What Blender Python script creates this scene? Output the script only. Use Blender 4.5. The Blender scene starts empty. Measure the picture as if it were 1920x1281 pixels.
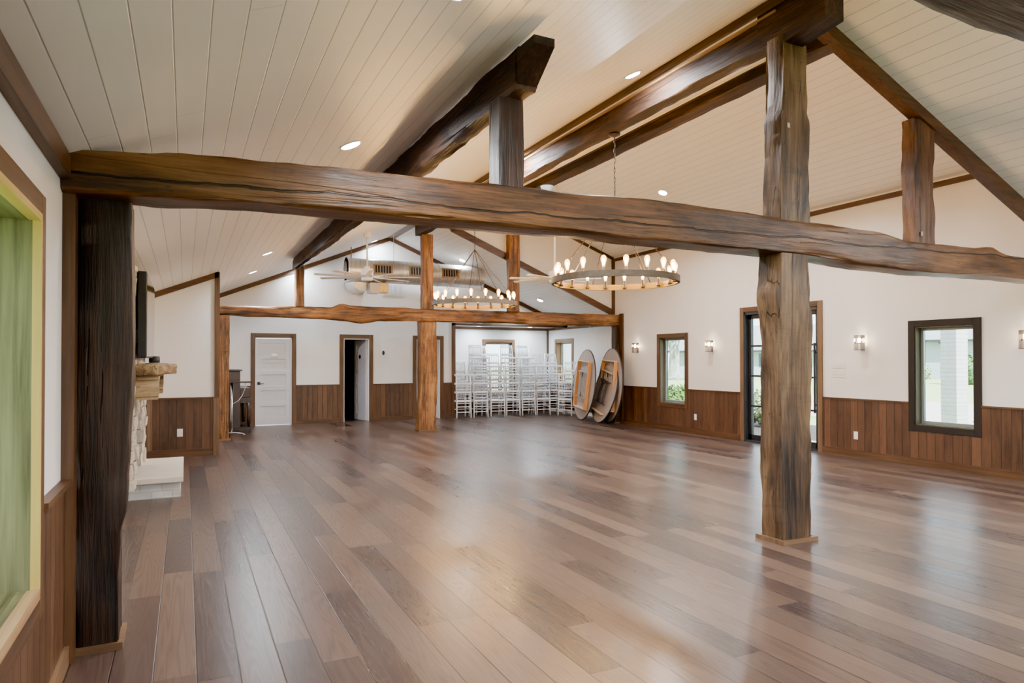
import bpy, bmesh, math, random
from mathutils import Vector, Matrix, noise
random.seed(7)
PI = math.pi
SC = bpy.context.scene
COL = SC.collection
V = Vector

# ------------------------------------------------------------------ materials
def new_mat(name):
    m = bpy.data.materials.new(name); m.use_nodes = True
    nt = m.node_tree; nt.nodes.clear()
    out = nt.nodes.new('ShaderNodeOutputMaterial')
    b = nt.nodes.new('ShaderNodeBsdfPrincipled')
    nt.links.new(b.outputs[0], out.inputs[0])
    return m, nt, b, out
class G:
    """tiny node-graph helper"""
    def __init__(s, nt): s.nt = nt
    def n(s, t, **k):
        x = s.nt.nodes.new(t)
        for a, v in k.items(): setattr(x, a, v)
        return x
    def l(s, a, b): s.nt.links.new(a, b)
    def set(s, sock, v):
        if hasattr(v, 'is_linked') or hasattr(v, 'links'): s.l(v, sock)
        else: sock.default_value = v
    def math(s, op, a, b=None, c=None, clamp=False):
        x = s.n('ShaderNodeMath', operation=op); x.use_clamp = clamp
        s.set(x.inputs[0], a)
        if b is not None: s.set(x.inputs[1], b)
        if c is not None: s.set(x.inputs[2], c)
        return x.outputs[0]
    def vscale(s, vec, sc, off=None):
        x = s.n('ShaderNodeMapping'); s.l(vec, x.inputs[0]); x.inputs['Scale'].default_value = sc
        if off is not None: s.set(x.inputs['Location'], off)
        return x.outputs[0]
    def noise(s, vec, scale=1, detail=3, rough=.55, dist=0):
        x = s.n('ShaderNodeTexNoise'); s.l(vec, x.inputs['Vector'])
        x.inputs['Scale'].default_value = scale; x.inputs['Detail'].default_value = detail
        x.inputs['Roughness'].default_value = rough; x.inputs['Distortion'].default_value = dist
        return x.outputs[0]
    def ramp(s, fac, stops):
        x = s.n('ShaderNodeValToRGB'); s.l(fac, x.inputs[0])
        e = x.color_ramp.elements
        while len(e) < len(stops): e.new(.5)
        for i, (p, c) in enumerate(stops):
            e[i].position = p; e[i].color = (*c, 1) if len(c) == 3 else c
        return x.outputs[0]
    def mix(s, fac, a, b, mode='MIX'):
        x = s.n('ShaderNodeMix', data_type='RGBA', blend_type=mode)
        s.set(x.inputs[0], fac)
        for sock, v in ((x.inputs[6], a), (x.inputs[7], b)):
            if isinstance(v, tuple): sock.default_value = (*v, 1)
            else: s.l(v, sock)
        return x.outputs[2]
    def bump(s, h, strength=.3, dist=.01, nrm=None):
        x = s.n('ShaderNodeBump'); x.inputs['Strength'].default_value = strength
        x.inputs['Distance'].default_value = dist; s.l(h, x.inputs['Height'])
        if nrm is not None: s.l(nrm, x.inputs['Normal'])
        return x.outputs[0]
    def sep(s, vec):
        x = s.n('ShaderNodeSeparateXYZ'); s.l(vec, x.inputs[0]); return x.outputs
    def comb(s, a, b, c):
        x = s.n('ShaderNodeCombineXYZ')
        for i, v in enumerate((a, b, c)): s.set(x.inputs[i], v)
        return x.outputs[0]
    def obj(s): return s.n('ShaderNodeTexCoord').outputs['Object']
    def white(s, v, dims='1D'):
        x = s.n('ShaderNodeTexWhiteNoise', noise_dimensions=dims)
        s.l(v, x.inputs['W' if dims == '1D' else 'Vector']); return x.outputs

def simple(name, col, rough=.5, metal=0, var=.06, emit=None, es=0, scale=8, spec=.5, bump=0):
    m, nt, b, _ = new_mat(name); g = G(nt)
    n = g.noise(g.obj(), scale, 3)
    lo = tuple(max(0, c * (1 - var)) for c in col); hi = tuple(min(1, c * (1 + var)) for c in col)
    g.l(g.ramp(n, [(.3, lo), (.7, hi)]), b.inputs['Base Color'])
    b.inputs['Roughness'].default_value = rough; b.inputs['Metallic'].default_value = metal
    b.inputs['Specular IOR Level'].default_value = spec
    if emit: b.inputs['Emission Color'].default_value = (*emit, 1); b.inputs['Emission Strength'].default_value = es
    if bump: g.l(g.bump(n, bump, .01), b.inputs['Normal'])
    return m

def timber_mat(name, dark, mid, light, rough=.42, ax=0, seed=0.0, crack=.75, spec=.4, line=False, blot=.55):
    """rough-hewn old timber; grain runs along local axis ax"""
    want_line = line
    m, nt, b, _ = new_mat(name); g = G(nt)
    o = g.obj()
    rnd = g.n('ShaderNodeObjectInfo').outputs['Random']
    off = g.comb(g.math('MULTIPLY', rnd, 37.0), g.math('MULTIPLY', rnd, 11.0), seed)
    st = [14, 14, 14]; st[ax] = .9
    grain = g.noise(g.vscale(o, tuple(st), off), 1.6, 6, .62, .6)
    st2 = [3.2, 3.2, 3.2]; st2[ax] = .8
    patch = g.noise(g.vscale(o, tuple(st2), off), 1, 4, .6, .5)
    st3 = [70, 70, 70]; st3[ax] = 3
    fine = g.noise(g.vscale(o, tuple(st3), off), 1, 3, .6)
    f = g.math('ADD', g.math('MULTIPLY', grain, .38), g.math('MULTIPLY', patch, .72))
    f = g.math('SUBTRACT', f, .02)
    f = g.math('ADD', f, g.math('MULTIPLY', g.math('SUBTRACT', fine, .5), .25))
    col = g.ramp(f, [(.40, dark), (.53, mid), (.68, light)])
    bl = g.noise(g.vscale(o, tuple(1.0 if k == ax else 3.6 for k in range(3)), off), 1.7, 5, .68, .8)
    bl = g.math('MULTIPLY', g.math('SUBTRACT', bl, .52), 6.0, clamp=True)
    col = g.mix(g.math('MULTIPLY', bl, blot), col, tuple(c * .75 for c in dark))
    # cross hewing marks
    ha = (ax + 1) % 3
    hw = g.noise(g.vscale(o, tuple(9.0 if k == ax else 1.1 for k in range(3)), off), 1, 3, .7, .4)
    hw = g.math('MULTIPLY', g.math('SUBTRACT', hw, .57), 7.0, clamp=True)
    col = g.mix(g.math('MULTIPLY', hw, blot * .55), col, dark)
    # long splits
    st4 = [5.5, 5.5, 5.5]; st4[ax] = .28
    cr = g.noise(g.vscale(o, tuple(st4), off), 1, 3, .5, .25)
    line = g.math('SUBTRACT', 1.0, g.math('MULTIPLY', g.math('ABSOLUTE', g.math('SUBTRACT', cr, .5)), 55.0), clamp=True)
    gate = g.math('GREATER_THAN', patch, .5)
    line = g.math('MULTIPLY', g.math('MULTIPLY', line, gate), crack)
    col = g.mix(line, col, tuple(c * .18 for c in dark))
    # knots / stains
    vo = g.n('ShaderNodeTexVoronoi'); st5 = [4.2, 4.2, 4.2]; st5[ax] = 1.7
    g.l(g.vscale(o, tuple(st5), off), vo.inputs['Vector'])
    kn = g.math('SUBTRACT', 1.0, g.math('MULTIPLY', vo.outputs['Distance'], 5.5), clamp=True)
    col = g.mix(g.math('MULTIPLY', kn, .8), col, tuple(c * .3 for c in dark))
    longline = None
    if want_line:
        s_ = g.sep(o)
        mr = g.n('ShaderNodeMapRange'); g.l(s_[0], mr.inputs[0]); mr.inputs[1].default_value = .0; mr.inputs[2].default_value = 9.5; mr.inputs[3].default_value = -.065; mr.inputs[4].default_value = .075
        wv = g.math('MULTIPLY', g.math('SUBTRACT', g.noise(g.vscale(o, (1.1, .01, .01)), 1, 4, .6), .5), .13)
        dz = g.math('ABSOLUTE', g.math('SUBTRACT', s_[2], g.math('ADD', mr.outputs[0], wv)))
        wd = g.math('MULTIPLY', g.noise(g.vscale(o, (1.7, .01, .01)), 1, 2), .016)
        longline = g.math('MULTIPLY', g.math('SUBTRACT', 1.0, g.math('DIVIDE', dz, wd), clamp=True), 2.0, clamp=True)
        col = g.mix(g.math('MULTIPLY', longline, .93), col, (.004, .002, .0015))
    g.l(col, b.inputs['Base Color'])
    b.inputs['Roughness'].default_value = rough
    b.inputs['Specular IOR Level'].default_value = spec
    if longline is not None: line = g.math('MAXIMUM', line, longline)
    h = g.math('SUBTRACT', g.math('ADD', g.math('MULTIPLY', grain, .7), g.math('MULTIPLY', fine, .3)), g.math('MULTIPLY', line, .9))
    g.l(g.bump(h, .55, .02), b.inputs['Normal'])
    return m

def trim_mat(name, dark, light, ax, rough=.45):
    m, nt, b, _ = new_mat(name); g = G(nt); o = g.obj()
    st = [30, 30, 30]; st[ax] = 1.2
    st2 = [2.5, 2.5, 2.5]; st2[ax] = .7
    n = g.math('ADD', g.math('MULTIPLY', g.noise(g.vscale(o, tuple(st)), 1, 5, .6, .4), .6), g.math('MULTIPLY', g.noise(g.vscale(o, tuple(st2)), 1, 2), .4))
    g.l(g.ramp(n, [(.36, dark), (.66, light)]), b.inputs['Base Color'])
    b.inputs['Roughness'].default_value = rough
    g.l(g.bump(n, .15, .005), b.inputs['Normal'])
    return m

def plank_wall_mat(name, ax, width, dark, light):
    """vertical tongue-and-groove boards; ax = horizontal axis along the wall"""
    m, nt, b, _ = new_mat(name); g = G(nt); o = g.obj(); s = g.sep(o)
    u = g.math('DIVIDE', s[ax], width); cell = g.math('FLOOR', u); fr = g.math('FRACT', u)
    r = g.white(cell)[0]
    off = g.comb(g.math('MULTIPLY', r, 31.0), g.math('MULTIPLY', r, 17.0), g.math('MULTIPLY', r, 9.0))
    st = [26, 26, 1.6]
    grain = g.noise(g.vscale(o, tuple(st), off), 1, 5, .62, 1.0)
    blot = g.noise(g.vscale(o, (5, 5, 2.2), off), 1, 3, .6, .8)
    f = g.math('ADD', g.math('MULTIPLY', grain, .45), g.math('MULTIPLY', blot, .35))
    f = g.math('ADD', f, g.math('MULTIPLY', r, .22))
    col = g.ramp(f, [(.3, dark), (.68, light)])
    vo = g.n('ShaderNodeTexVoronoi'); g.l(g.vscale(o, (7, 7, 3.0), off), vo.inputs['Vector'])
    kn = g.math('SUBTRACT', 1.0, g.math('MULTIPLY', vo.outputs['Distance'], 7.0), clamp=True)
    col = g.mix(g.math('MULTIPLY', kn, .7), col, tuple(c * .4 for c in dark))
    e = g.math('ABSOLUTE', g.math('SUBTRACT', fr, .5))
    gr = g.math('MULTIPLY', g.math('SUBTRACT', e, .455), 25.0, clamp=True)
    col = g.mix(g.math('MULTIPLY', gr, .75), col, tuple(c * .25 for c in dark))
    g.l(col, b.inputs['Base Color']); b.inputs['Roughness'].default_value = .42
    g.l(g.bump(g.math('SUBTRACT', g.math('MULTIPLY', grain, .15), gr), .6, .006), b.inputs['Normal'])
    return m

def board_ceiling_mat(name, width, col, off=0.0):
    m, nt, b, _ = new_mat(name); g = G(nt); o = g.obj(); s = g.sep(o)
    u = g.math('DIVIDE', g.math('ADD', s[0], off), width); fr = g.math('FRACT', u); cell = g.math('FLOOR', u)
    r = g.white(cell)[0]
    e = g.math('ABSOLUTE', g.math('SUBTRACT', fr, .5))
    gr = g.math('MULTIPLY', g.math('SUBTRACT', e, .470), 45.0, clamp=True)
    n = g.noise(g.vscale(o, (8, .6, 8)), 1, 3)
    c = g.ramp(g.math('ADD', g.math('MULTIPLY', n, .7), g.math('MULTIPLY', r, .3)), [(.2, tuple(x * .955 for x in col)), (.8, col)])
    # butt joints of the boards
    w = g.math('FRACT', g.math('ADD', g.math('DIVIDE', s[1], 4.9), g.math('MULTIPLY', r, 7.3)))
    bj = g.math('LESS_THAN', w, .0012)
    c = g.mix(g.math('MULTIPLY', gr, .72), c, tuple(x * .36 for x in col))
    c = g.mix(g.math('MULTIPLY', bj, .45), c, tuple(x * .5 for x in col))
    g.l(c, b.inputs['Base Color']); b.inputs['Roughness'].default_value = .38
    g.l(g.bump(g.math('SUBTRACT', g.math('MULTIPLY', n, .03), gr), .5, .006), b.inputs['Normal'])
    return m

def floor_mat():
    m, nt, b, _ = new_mat('oak_plank_floor'); g = G(nt); o = g.obj(); s = g.sep(o)
    u = g.math('DIVIDE', g.math('ADD', s[0], .131), .187); row = g.math('FLOOR', u); fx = g.math('FRACT', u)
    rr = g.white(row)[0]
    v = g.math('ADD', g.math('DIVIDE', s[1], 1.75), g.math('MULTIPLY', rr, 13.7)); vc = g.math('FLOOR', v); fy = g.math('FRACT', v)
    cell = g.comb(row, vc, 0.0)
    w = g.white(cell, '3D'); r = w[0]; rc = g.sep(w[1])
    off = g.comb(g.math('MULTIPLY', r, 41.0), g.math('MULTIPLY', rc[1], 23.0), g.math('MULTIPLY', rc[2], 19.0))
    # cathedral grain = contour lines of a long stretched field
    fld = g.noise(g.vscale(o, (7.5, .42, 1), off), 1, 1.6, .45, .25)
    ring = g.math('FRACT', g.math('MULTIPLY', fld, g.math('ADD', 16.0, g.math('MULTIPLY', rc[0], 14.0))))
    ring = g.math('ABSOLUTE', g.math('SUBTRACT', ring, .5))
    ring = g.math('MULTIPLY', ring, 2.0)
    fine = g.noise(g.vscale(o, (150, 5, 1), off), 1, 3, .6)
    tone = g.ramp(r, [(0, (.044, .028, .026)), (.3, (.078, .047, .038)), (.6, (.110, .067, .050)), (.85, (.150, .096, .069)), (1, (.050, .033, .031))])
    dark = g.mix(.75, tone, (.009, .0055, .005))
    k = g.math('MULTIPLY', g.math('POWER', ring, 1.8), g.math('ADD', .35, g.math('MULTIPLY', rc[1], .4)))
    col = g.mix(k, tone, dark)
    col = g.mix(g.math('MULTIPLY', g.math('SUBTRACT', fine, .42), 1.5, clamp=True), col, g.mix(.3, tone, (.12, .08, .06)))
    ex = g.math('ABSOLUTE', g.math('SUBTRACT', fx, .5)); ey = g.math('ABSOLUTE', g.math('SUBTRACT', fy, .5))
    gx = g.math('MULTIPLY', g.math('SUBTRACT', ex, .478), 70.0, clamp=True)
    gy = g.math('MULTIPLY', g.math('SUBTRACT', ey, .4988), 900.0, clamp=True)
    gap = g.math('MAXIMUM', gx, gy)
    col = g.mix(g.math('MULTIPLY', gap, .85), col, (.006, .004, .003))
    g.l(col, b.inputs['Base Color'])
    ro = g.math('ADD', .29, g.math('MULTIPLY', ring, .03)); ro = g.math('ADD', ro, g.math('MULTIPLY', g.math('SUBTRACT', r, .5), .05))
    g.l(ro, b.inputs['Roughness']); b.inputs['Specular IOR Level'].default_value = .42
    g.l(g.bump(g.math('SUBTRACT', g.math('MULTIPLY', fine, .06), gap), .25, .004), b.inputs['Normal'])
    return m

def plaster_mat(name, col):
    m, nt, b, _ = new_mat(name); g = G(nt); o = g.obj()
    n = g.noise(o, 22, 5, .6, .3); n2 = g.noise(o, 1.5, 2)
    g.l(g.ramp(n2, [(.3, tuple(c * .97 for c in col)), (.7, col)]), b.inputs['Base Color'])
    b.inputs['Roughness'].default_value = .6
    g.l(g.bump(n, .22, .006), b.inputs['Normal'])
    return m

def brick_mat(name, c1, c2, mortar, scale=1.0, axis='XZ', bw=.24, bh=.075):
    m, nt, b, _ = new_mat(name); g = G(nt); o = g.obj(); s = g.sep(o)
    x = g.n('ShaderNodeTexBrick')
    hor = g.math('ADD', s[0], s[1])
    g.l(g.comb(hor, s[2], 0.0), x.inputs['Vector'])
    x.inputs['Color1'].default_value = (*c1, 1); x.inputs['Color2'].default_value = (*c2, 1); x.inputs['Mortar'].default_value = (*mortar, 1)
    x.inputs['Scale'].default_value = scale; x.inputs['Brick Width'].default_value = bw; x.inputs['Row Height'].default_value = bh
    x.inputs['Mortar Size'].default_value = .008
    g.l(x.outputs[0], b.inputs['Base Color']); b.inputs['Roughness'].default_value = .8
    n = g.noise(o, 30, 4)
    g.l(g.bump(g.math('ADD', x.outputs['Fac'], g.math('MULTIPLY', n, -.4)), -.6, .01), b.inputs['Normal'])
    return m

def glass_mat(name, tint=(.93, .97, .97), refl=.06):
    m = bpy.data.materials.new(name); m.use_nodes = True; nt = m.node_tree; nt.nodes.clear(); g = G(nt)
    out = g.n('ShaderNodeOutputMaterial'); t = g.n('ShaderNodeBsdfTransparent'); gl = g.n('ShaderNodeBsdfGlossy'); mx = g.n('ShaderNodeMixShader')
    t.inputs[0].default_value = (*tint, 1); gl.inputs['Roughness'].default_value = .02
    fr = g.n('ShaderNodeFresnel'); fr.inputs[0].default_value = 1.25
    g.l(g.math('ADD', g.math('MULTIPLY', fr.outputs[0], .6), refl * .3), mx.inputs[0]); g.l(t.outputs[0], mx.inputs[1]); g.l(gl.outputs[0], mx.inputs[2]); g.l(mx.outputs[0], out.inputs[0])
    return m

def emit_mat(name, col, s):
    m = bpy.data.materials.new(name); m.use_nodes = True; nt = m.node_tree; nt.nodes.clear(); g = G(nt)
    out = g.n('ShaderNodeOutputMaterial'); e = g.n('ShaderNodeEmission'); e.inputs[0].default_value = (*col, 1); e.inputs[1].default_value = s
    g.l(e.outputs[0], out.inputs[0]); return m

def leaf_mat(name, c1, c2, c3=None):
    m, nt, b, _ = new_mat(name); g = G(nt); o = g.obj()
    n = g.noise(o, 9, 4, .7)
    g.l(g.ramp(n, [(.3, c1), (.55, c2), (.75, c3 or c2)]), b.inputs['Base Color']); b.inputs['Roughness'].default_value = .7
    return m

M = {}
DK = ((.018, .010, .006), (.075, .036, .017), (.165, .085, .040))
M['beam_front'] = timber_mat('beam_front', (.030, .012, .0045), (.112, .046, .015), (.200, .092, .033), .42, 0, 1.0, line=True, crack=.3, blot=.3)
M['post_dark'] = timber_mat('post_dark', (.008, .0036, .002), (.026, .0105, .0045), (.058, .0250, .0105), .5, 0, 2.0)
M['post_main'] = timber_mat('post_main', (.009, .0065, .0055), (.085, .045, .021), (.195, .115, .056), .5, 0, 3.0)
M['post_warmlit'] = timber_mat('post_warmlit', (.034, .013, .005), (.195, .082, .026), (.390, .195, .070), .5, 0, 4.0)  # warm lamp light on the far timbers put into the orange tone
M['beam_ridge'] = timber_mat('beam_ridge', (.010, .005, .0035), (.042, .019, .010), (.110, .052, .024), .62, 0, 5.0)
M['beam_grey'] = timber_mat('beam_grey', (.028, .019, .015), (.088, .060, .047), (.20, .145, .115), .6, 0, 6.0)
M['beam_silver'] = timber_mat('beam_silver', (.015, .009, .007), (.05, .028, .02), (.22, .17, .145), .4, 0, 7.0)
M['mantel'] = timber_mat('mantel', (.16, .10, .05), (.38, .27, .14), (.58, .45, .28), .6, 0, 8.0)
for i, a in enumerate('xyz'):
    M['trim_' + a] = trim_mat('trim_' + a, (.040, .016, .006), (.140, .064, .025), i)
    M['trimdark_' + a] = trim_mat('trimdark_' + a, (.0035, .002, .0014), (.010, .005, .003), i, .65)
    M['trimlight_' + a] = trim_mat('trimlight_' + a, (.30, .17, .075), (.52, .34, .17), i)
    M['trimpale_' + a] = trim_mat('trimpale_' + a, (.10, .052, .024), (.23, .135, .07), i)
    M['weather_' + a] = trim_mat('weather_' + a, (.045, .040, .010), (.27, .265, .12), i, .6)
M['liner_z'] = trim_mat('liner_z', (.05, .042, .022), (.13, .11, .065), 2, .6)
M['yellow_lit_z'] = trim_mat('yellow_lit_z', (.50, .34, .07), (.66, .48, .14), 2, .5)  # window light on the jamb edges put into the yellow
M['yellow_lit_y'] = trim_mat('yellow_lit_y', (.50, .34, .07), (.66, .48, .14), 1, .5)  # same window light in the colour of the head edge
M['wain_x'] = plank_wall_mat('wainscot_x', 0, .118, (.028, .012, .005), (.155, .070, .029))
M['wain_y'] = plank_wall_mat('wainscot_y', 1, .118, (.028, .012, .006), (.145, .064, .030))
M['ceil'] = board_ceiling_mat('painted_boards', .1272, (.90, .885, .86), .045)
M['floor'] = floor_mat()
M['plaster'] = plaster_mat('white_plaster', (.83, .80, .78))
M['white'] = simple('white_paint', (.82, .82, .83), .38, var=.02)
M['doorwhite'] = simple('door_paint', (.60, .59, .61), .35, var=.02)
M['chair'] = simple('chair_paint', (.83, .84, .87), .3, var=.03)
M['black'] = simple('black_metal', (.012, .012, .014), .4)
M['bluesteel'] = simple('steel_jamb', (.035, .045, .055), .35, metal=.2)
M['sash'] = simple('window_sash', (.20, .245, .235), .4, var=.04)
M['sashlight'] = simple('window_sash_light', (.50, .58, .58), .4, var=.04)
M['bronze'] = simple('dark_bronze', (.055, .036, .024), .4, metal=.6)
M['chrome'] = simple('chrome', (.80, .82, .85), .14, metal=1, var=.02)
M['dark_room'] = simple('dark_room_shade', (.05, .05, .055), .7)  # unlit look of the door rooms put into the colour
M['piano'] = trim_mat('piano_wood', (.018, .009, .006), (.060, .028, .016), 2, .3)
M['plate'] = simple('switch_plate', (.80, .77, .74), .35, var=.01)
M['tabletop'] = simple('table_underside', (.34, .265, .22), .6, var=.1, scale=14)
M['tableedge'] = simple('table_edge', (.030, .026, .025), .5)
M['apron'] = trim_mat('table_apron', (.52, .22, .055), (.78, .40, .13), 2, .45)
M['apronlight'] = trim_mat('table_apron_end', (.60, .40, .22), (.80, .58, .36), 0, .45)
M['legmetal'] = simple('table_leg_metal', (.42, .40, .40), .35, metal=.6)
M['legblack'] = simple('table_leg_black', (.02, .02, .022), .45)
M['limestone'] = simple('limestone', (.62, .57, .50), .75, var=.16, scale=18, bump=.5)
M['slab'] = simple('hearth_slab_stone', (.76, .70, .62), .65, var=.05, scale=5, bump=.1)
M['whitebrick'] = brick_mat('white_hearth_brick', (.72, .72, .70), (.62, .62, .61), (.55, .54, .52), 1.0, bw=.21, bh=.078)
M['tvblack'] = simple('tv_plastic', (.006, .006, .007), .35)
M['tvscreen'] = simple('tv_screen', (.01, .01, .012), .06, spec=.9)
M['wood_inner'] = M['trim_z']
M['ringout'] = trim_mat('ring_wood_outside', (.10, .075, .05), (.19, .145, .10), 0, .6)
M['ringin'] = simple('ring_inside_bulblit', (.20, .125, .010), .5, var=.08)  # gold tone holds the bulb light falling on the inner face
M['bulb'] = emit_mat('filament_bulb', (1.0, .62, .24), 620)
M['can'] = emit_mat('led_can', (.93, .97, 1.0), 30)
M['sconcebulb'] = emit_mat('sconce_bulb', (1.0, .80, .52), 60)
M['glass'] = glass_mat('window_glass')
M['shadeglass'] = glass_mat('sconce_glass', (.95, .93, .90), .3)
M['lawn'] = leaf_mat('lawn_grass', (.24, .34, .13), (.34, .44, .20), (.42, .50, .27))
M['path'] = simple('pale_concrete', (.46, .42, .40), .9, var=.06)
M['mulch'] = simple('dark_mulch', (.05, .04, .035), .9, var=.5, scale=25)
M['bush'] = leaf_mat('bush_leaves', (.015, .05, .01), (.09, .18, .03), (.28, .40, .12))
M['bushpale'] = leaf_mat('pale_bush_leaves', (.10, .16, .07), (.32, .40, .22), (.62, .64, .52))
M['hedge'] = leaf_mat('hedge_leaves', (.02, .06, .02), (.08, .18, .06), (.28, .42, .22))
M['bark'] = timber_mat('tree_bark', (.16, .17, .15), (.30, .32, .29), (.46, .49, .45), .9, 2, 1.0)
M['houseblue'] = simple('house_wall_paint', (.36, .42, .48), .8, var=.03)
M['roof'] = simple('grey_shingle', (.26, .27, .29), .9, var=.08, scale=3)
M['houseglass'] = simple('house_dark_glass', (.05, .09, .13), .2)
M['paintbrick'] = brick_mat('painted_brick', (.42, .44, .44), (.37, .395, .395), (.28, .30, .31), 1.0, bw=.42, bh=.10)

def bulb_glass():
    m = bpy.data.materials.new('amber_bulb_glass'); m.use_nodes = True; nt = m.node_tree; nt.nodes.clear(); g = G(nt)
    out = g.n('ShaderNodeOutputMaterial'); t = g.n('ShaderNodeBsdfTransparent'); e = g.n('ShaderNodeEmission'); mx = g.n('ShaderNodeMixShader')
    e.inputs[0].default_value = (1.0, .50, .10, 1); e.inputs[1].default_value = 5.5; mx.inputs[0].default_value = .45
    t.inputs[0].default_value = (1, .9, .72, 1)
    g.l(t.outputs[0], mx.inputs[1]); g.l(e.outputs[0], mx.inputs[2]); g.l(mx.outputs[0], out.inputs[0]); return m
M['bulbglass'] = bulb_glass()
def duct_mat():
    m, nt, b, _ = new_mat('spiral_steel'); g = G(nt); o = g.obj(); s = g.sep(o)
    ang = g.math('ARCTAN2', s[2], s[1])
    f = g.math('FRACT', g.math('ADD', g.math('MULTIPLY', s[0], 9.0), g.math('DIVIDE', ang, 2 * PI)))
    rdg = g.math('LESS_THAN', f, .10)
    n = g.noise(g.vscale(o, (14, 3, 3)), 1, 4)
    col = g.mix(g.math('MULTIPLY', rdg, .5), g.ramp(n, [(.3, (.60, .58, .55)), (.7, (.80, .78, .75))]), (.36, .34, .32))
    g.l(col, b.inputs['Base Color']); b.inputs['Metallic'].default_value = .8; b.inputs['Roughness'].default_value = .36
    g.l(g.bump(g.math('ADD', rdg, g.math('MULTIPLY', n, .2)), .4, .01), b.inputs['Normal'])
    return m
M['duct'] = duct_mat()

# ------------------------------------------------------------------ mesh helpers
def bm_box(bm, x0, x1, y0, y1, z0, z1, bev=0):
    vs = [bm.verts.new((x, y, z)) for x in (x0, x1) for y in (y0, y1) for z in (z0, z1)]
    for f in ((0, 1, 3, 2), (4, 6, 7, 5), (0, 4, 5, 1), (2, 3, 7, 6), (0, 2, 6, 4), (1, 5, 7, 3)):
        bm.faces.new([vs[i] for i in f])
    return vs
def bm_tube(bm, pts, r, seg=8, cap=True):
    pts = [V(p) for p in pts]; rings = []
    rs = r if isinstance(r, (list, tuple)) else [r] * len(pts)
    for i, p in enumerate(pts):
        d = (pts[min(i + 1, len(pts) - 1)] - pts[max(i - 1, 0)]).normalized()
        a = V((0, 0, 1)) if abs(d.z) < .9 else V((1, 0, 0))
        e1 = d.cross(a).normalized(); e2 = d.cross(e1)
        rings.append([bm.verts.new(p + (e1 * math.cos(2 * PI * k / seg) + e2 * math.sin(2 * PI * k / seg)) * rs[i]) for k in range(seg)])
    for a, b in zip(rings, rings[1:]):
        for k in range(seg): bm.faces.new((a[k], a[(k + 1) % seg], b[(k + 1) % seg], b[k]))
    if cap:
        bm.faces.new(rings[0][::-1]); bm.faces.new(rings[-1])
def bm_bar(bm, p0, p1, w, h, up=(0, 0, 1)):
    """rectangular bar between two points, w across, h along up"""
    p0, p1 = V(p0), V(p1); d = (p1 - p0).normalized(); s = d.cross(V(up)).normalized(); u = s.cross(d)
    vs = []
    for p in (p0, p1):
        for a, b in ((-1, -1), (1, -1), (1, 1), (-1, 1)): vs.append(bm.verts.new(p + s * a * w / 2 + u * b * h / 2))
    bm.faces.new(vs[3::-1]); bm.faces.new(vs[4:])
    for k in range(4): bm.faces.new((vs[k], vs[(k + 1) % 4], vs[4 + (k + 1) % 4], vs[4 + k]))
def bm_prism(bm, poly, axis, a0, a1):
    """poly of 2D points in the plane perpendicular to axis (order: remaining axes ascending)"""
    def P(p, a):
        q = list(p); q.insert(axis, a); return q
    A = [bm.verts.new(P(p, a0)) for p in poly]; B = [bm.verts.new(P(p, a1)) for p in poly]
    n = len(poly); bm.faces.new(A); bm.faces.new(B[::-1])
    for k in range(n): bm.faces.new((A[k], B[k], B[(k + 1) % n], A[(k + 1) % n]))
def bm_lathe(bm, prof, c=(0, 0, 0), seg=16):
    rings = []
    for r, z in prof:
        rings.append([bm.verts.new((c[0] + r * math.cos(2 * PI * k / seg), c[1] + r * math.sin(2 * PI * k / seg), c[2] + z)) for k in range(seg)])
    for a, b in zip(rings, rings[1:]):
        for k in range(seg): bm.faces.new((a[k], a[(k + 1) % seg], b[(k + 1) % seg], b[k]))
    if prof[0][0] > 1e-4: bm.faces.new(rings[0][::-1])
    if prof[-1][0] > 1e-4: bm.faces.new(rings[-1])
MW = {}
def obj(name, bm, mat, parent=None, M0=None, smooth=False, bevel=0):
    """bm in world coordinates (or local with M0); links ONE mesh object"""
    bmesh.ops.remove_doubles(bm, verts=bm.verts, dist=1e-6)
    bmesh.ops.recalc_face_normals(bm, faces=bm.faces)
    me = bpy.data.meshes.new(name); bm.to_mesh(me); bm.free()
    me.materials.append(mat)
    if smooth:
        for p in me.polygons: p.use_smooth = True
    o = bpy.data.objects.new(name, me); COL.objects.link(o)
    Mx = M0 if M0 is not None else Matrix.Identity(4)
    if parent is not None:
        o.parent = parent; o.matrix_parent_inverse = MW[parent.name].inverted()
    o.matrix_basis = Mx; MW[o.name] = Mx
    if bevel:
        b = o.modifiers.new('bevel', 'BEVEL'); b.width = bevel; b.segments = 2; b.limit_method = 'ANGLE'
    return o
def thing(name, label, cat, loc=(0, 0, 0), group=None):
    o = bpy.data.objects.new(name, None); COL.objects.link(o); o.empty_display_size = .1
    Mx = Matrix.Translation(loc); o.matrix_basis = Mx; MW[o.name] = Mx
    return tag(o, label, cat, group)
def tag(o, label, cat, group=None):
    o['label'] = label; o['category'] = cat
    if group: o['group'] = group
    return o
def struct(name, bm, mat, **k):
    o = obj(name, bm, mat, **k); o['kind'] = 'structure'; return o
def nb(): return bmesh.new()
def box(x0, x1, y0, y1, z0, z1):
    bm = nb(); bm_box(bm, x0, x1, y0, y1, z0, z1); return bm
def interp(ctrl, t):
    if not ctrl: return 0.0
    if t <= ctrl[0][0]: return ctrl[0][1]
    for (a, va), (b, vb) in zip(ctrl, ctrl[1:]):
        if t <= b:
            f = (t - a) / (b - a); f = f * f * (3 - 2 * f); return va + (vb - va) * f
    return ctrl[-1][1]

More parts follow.
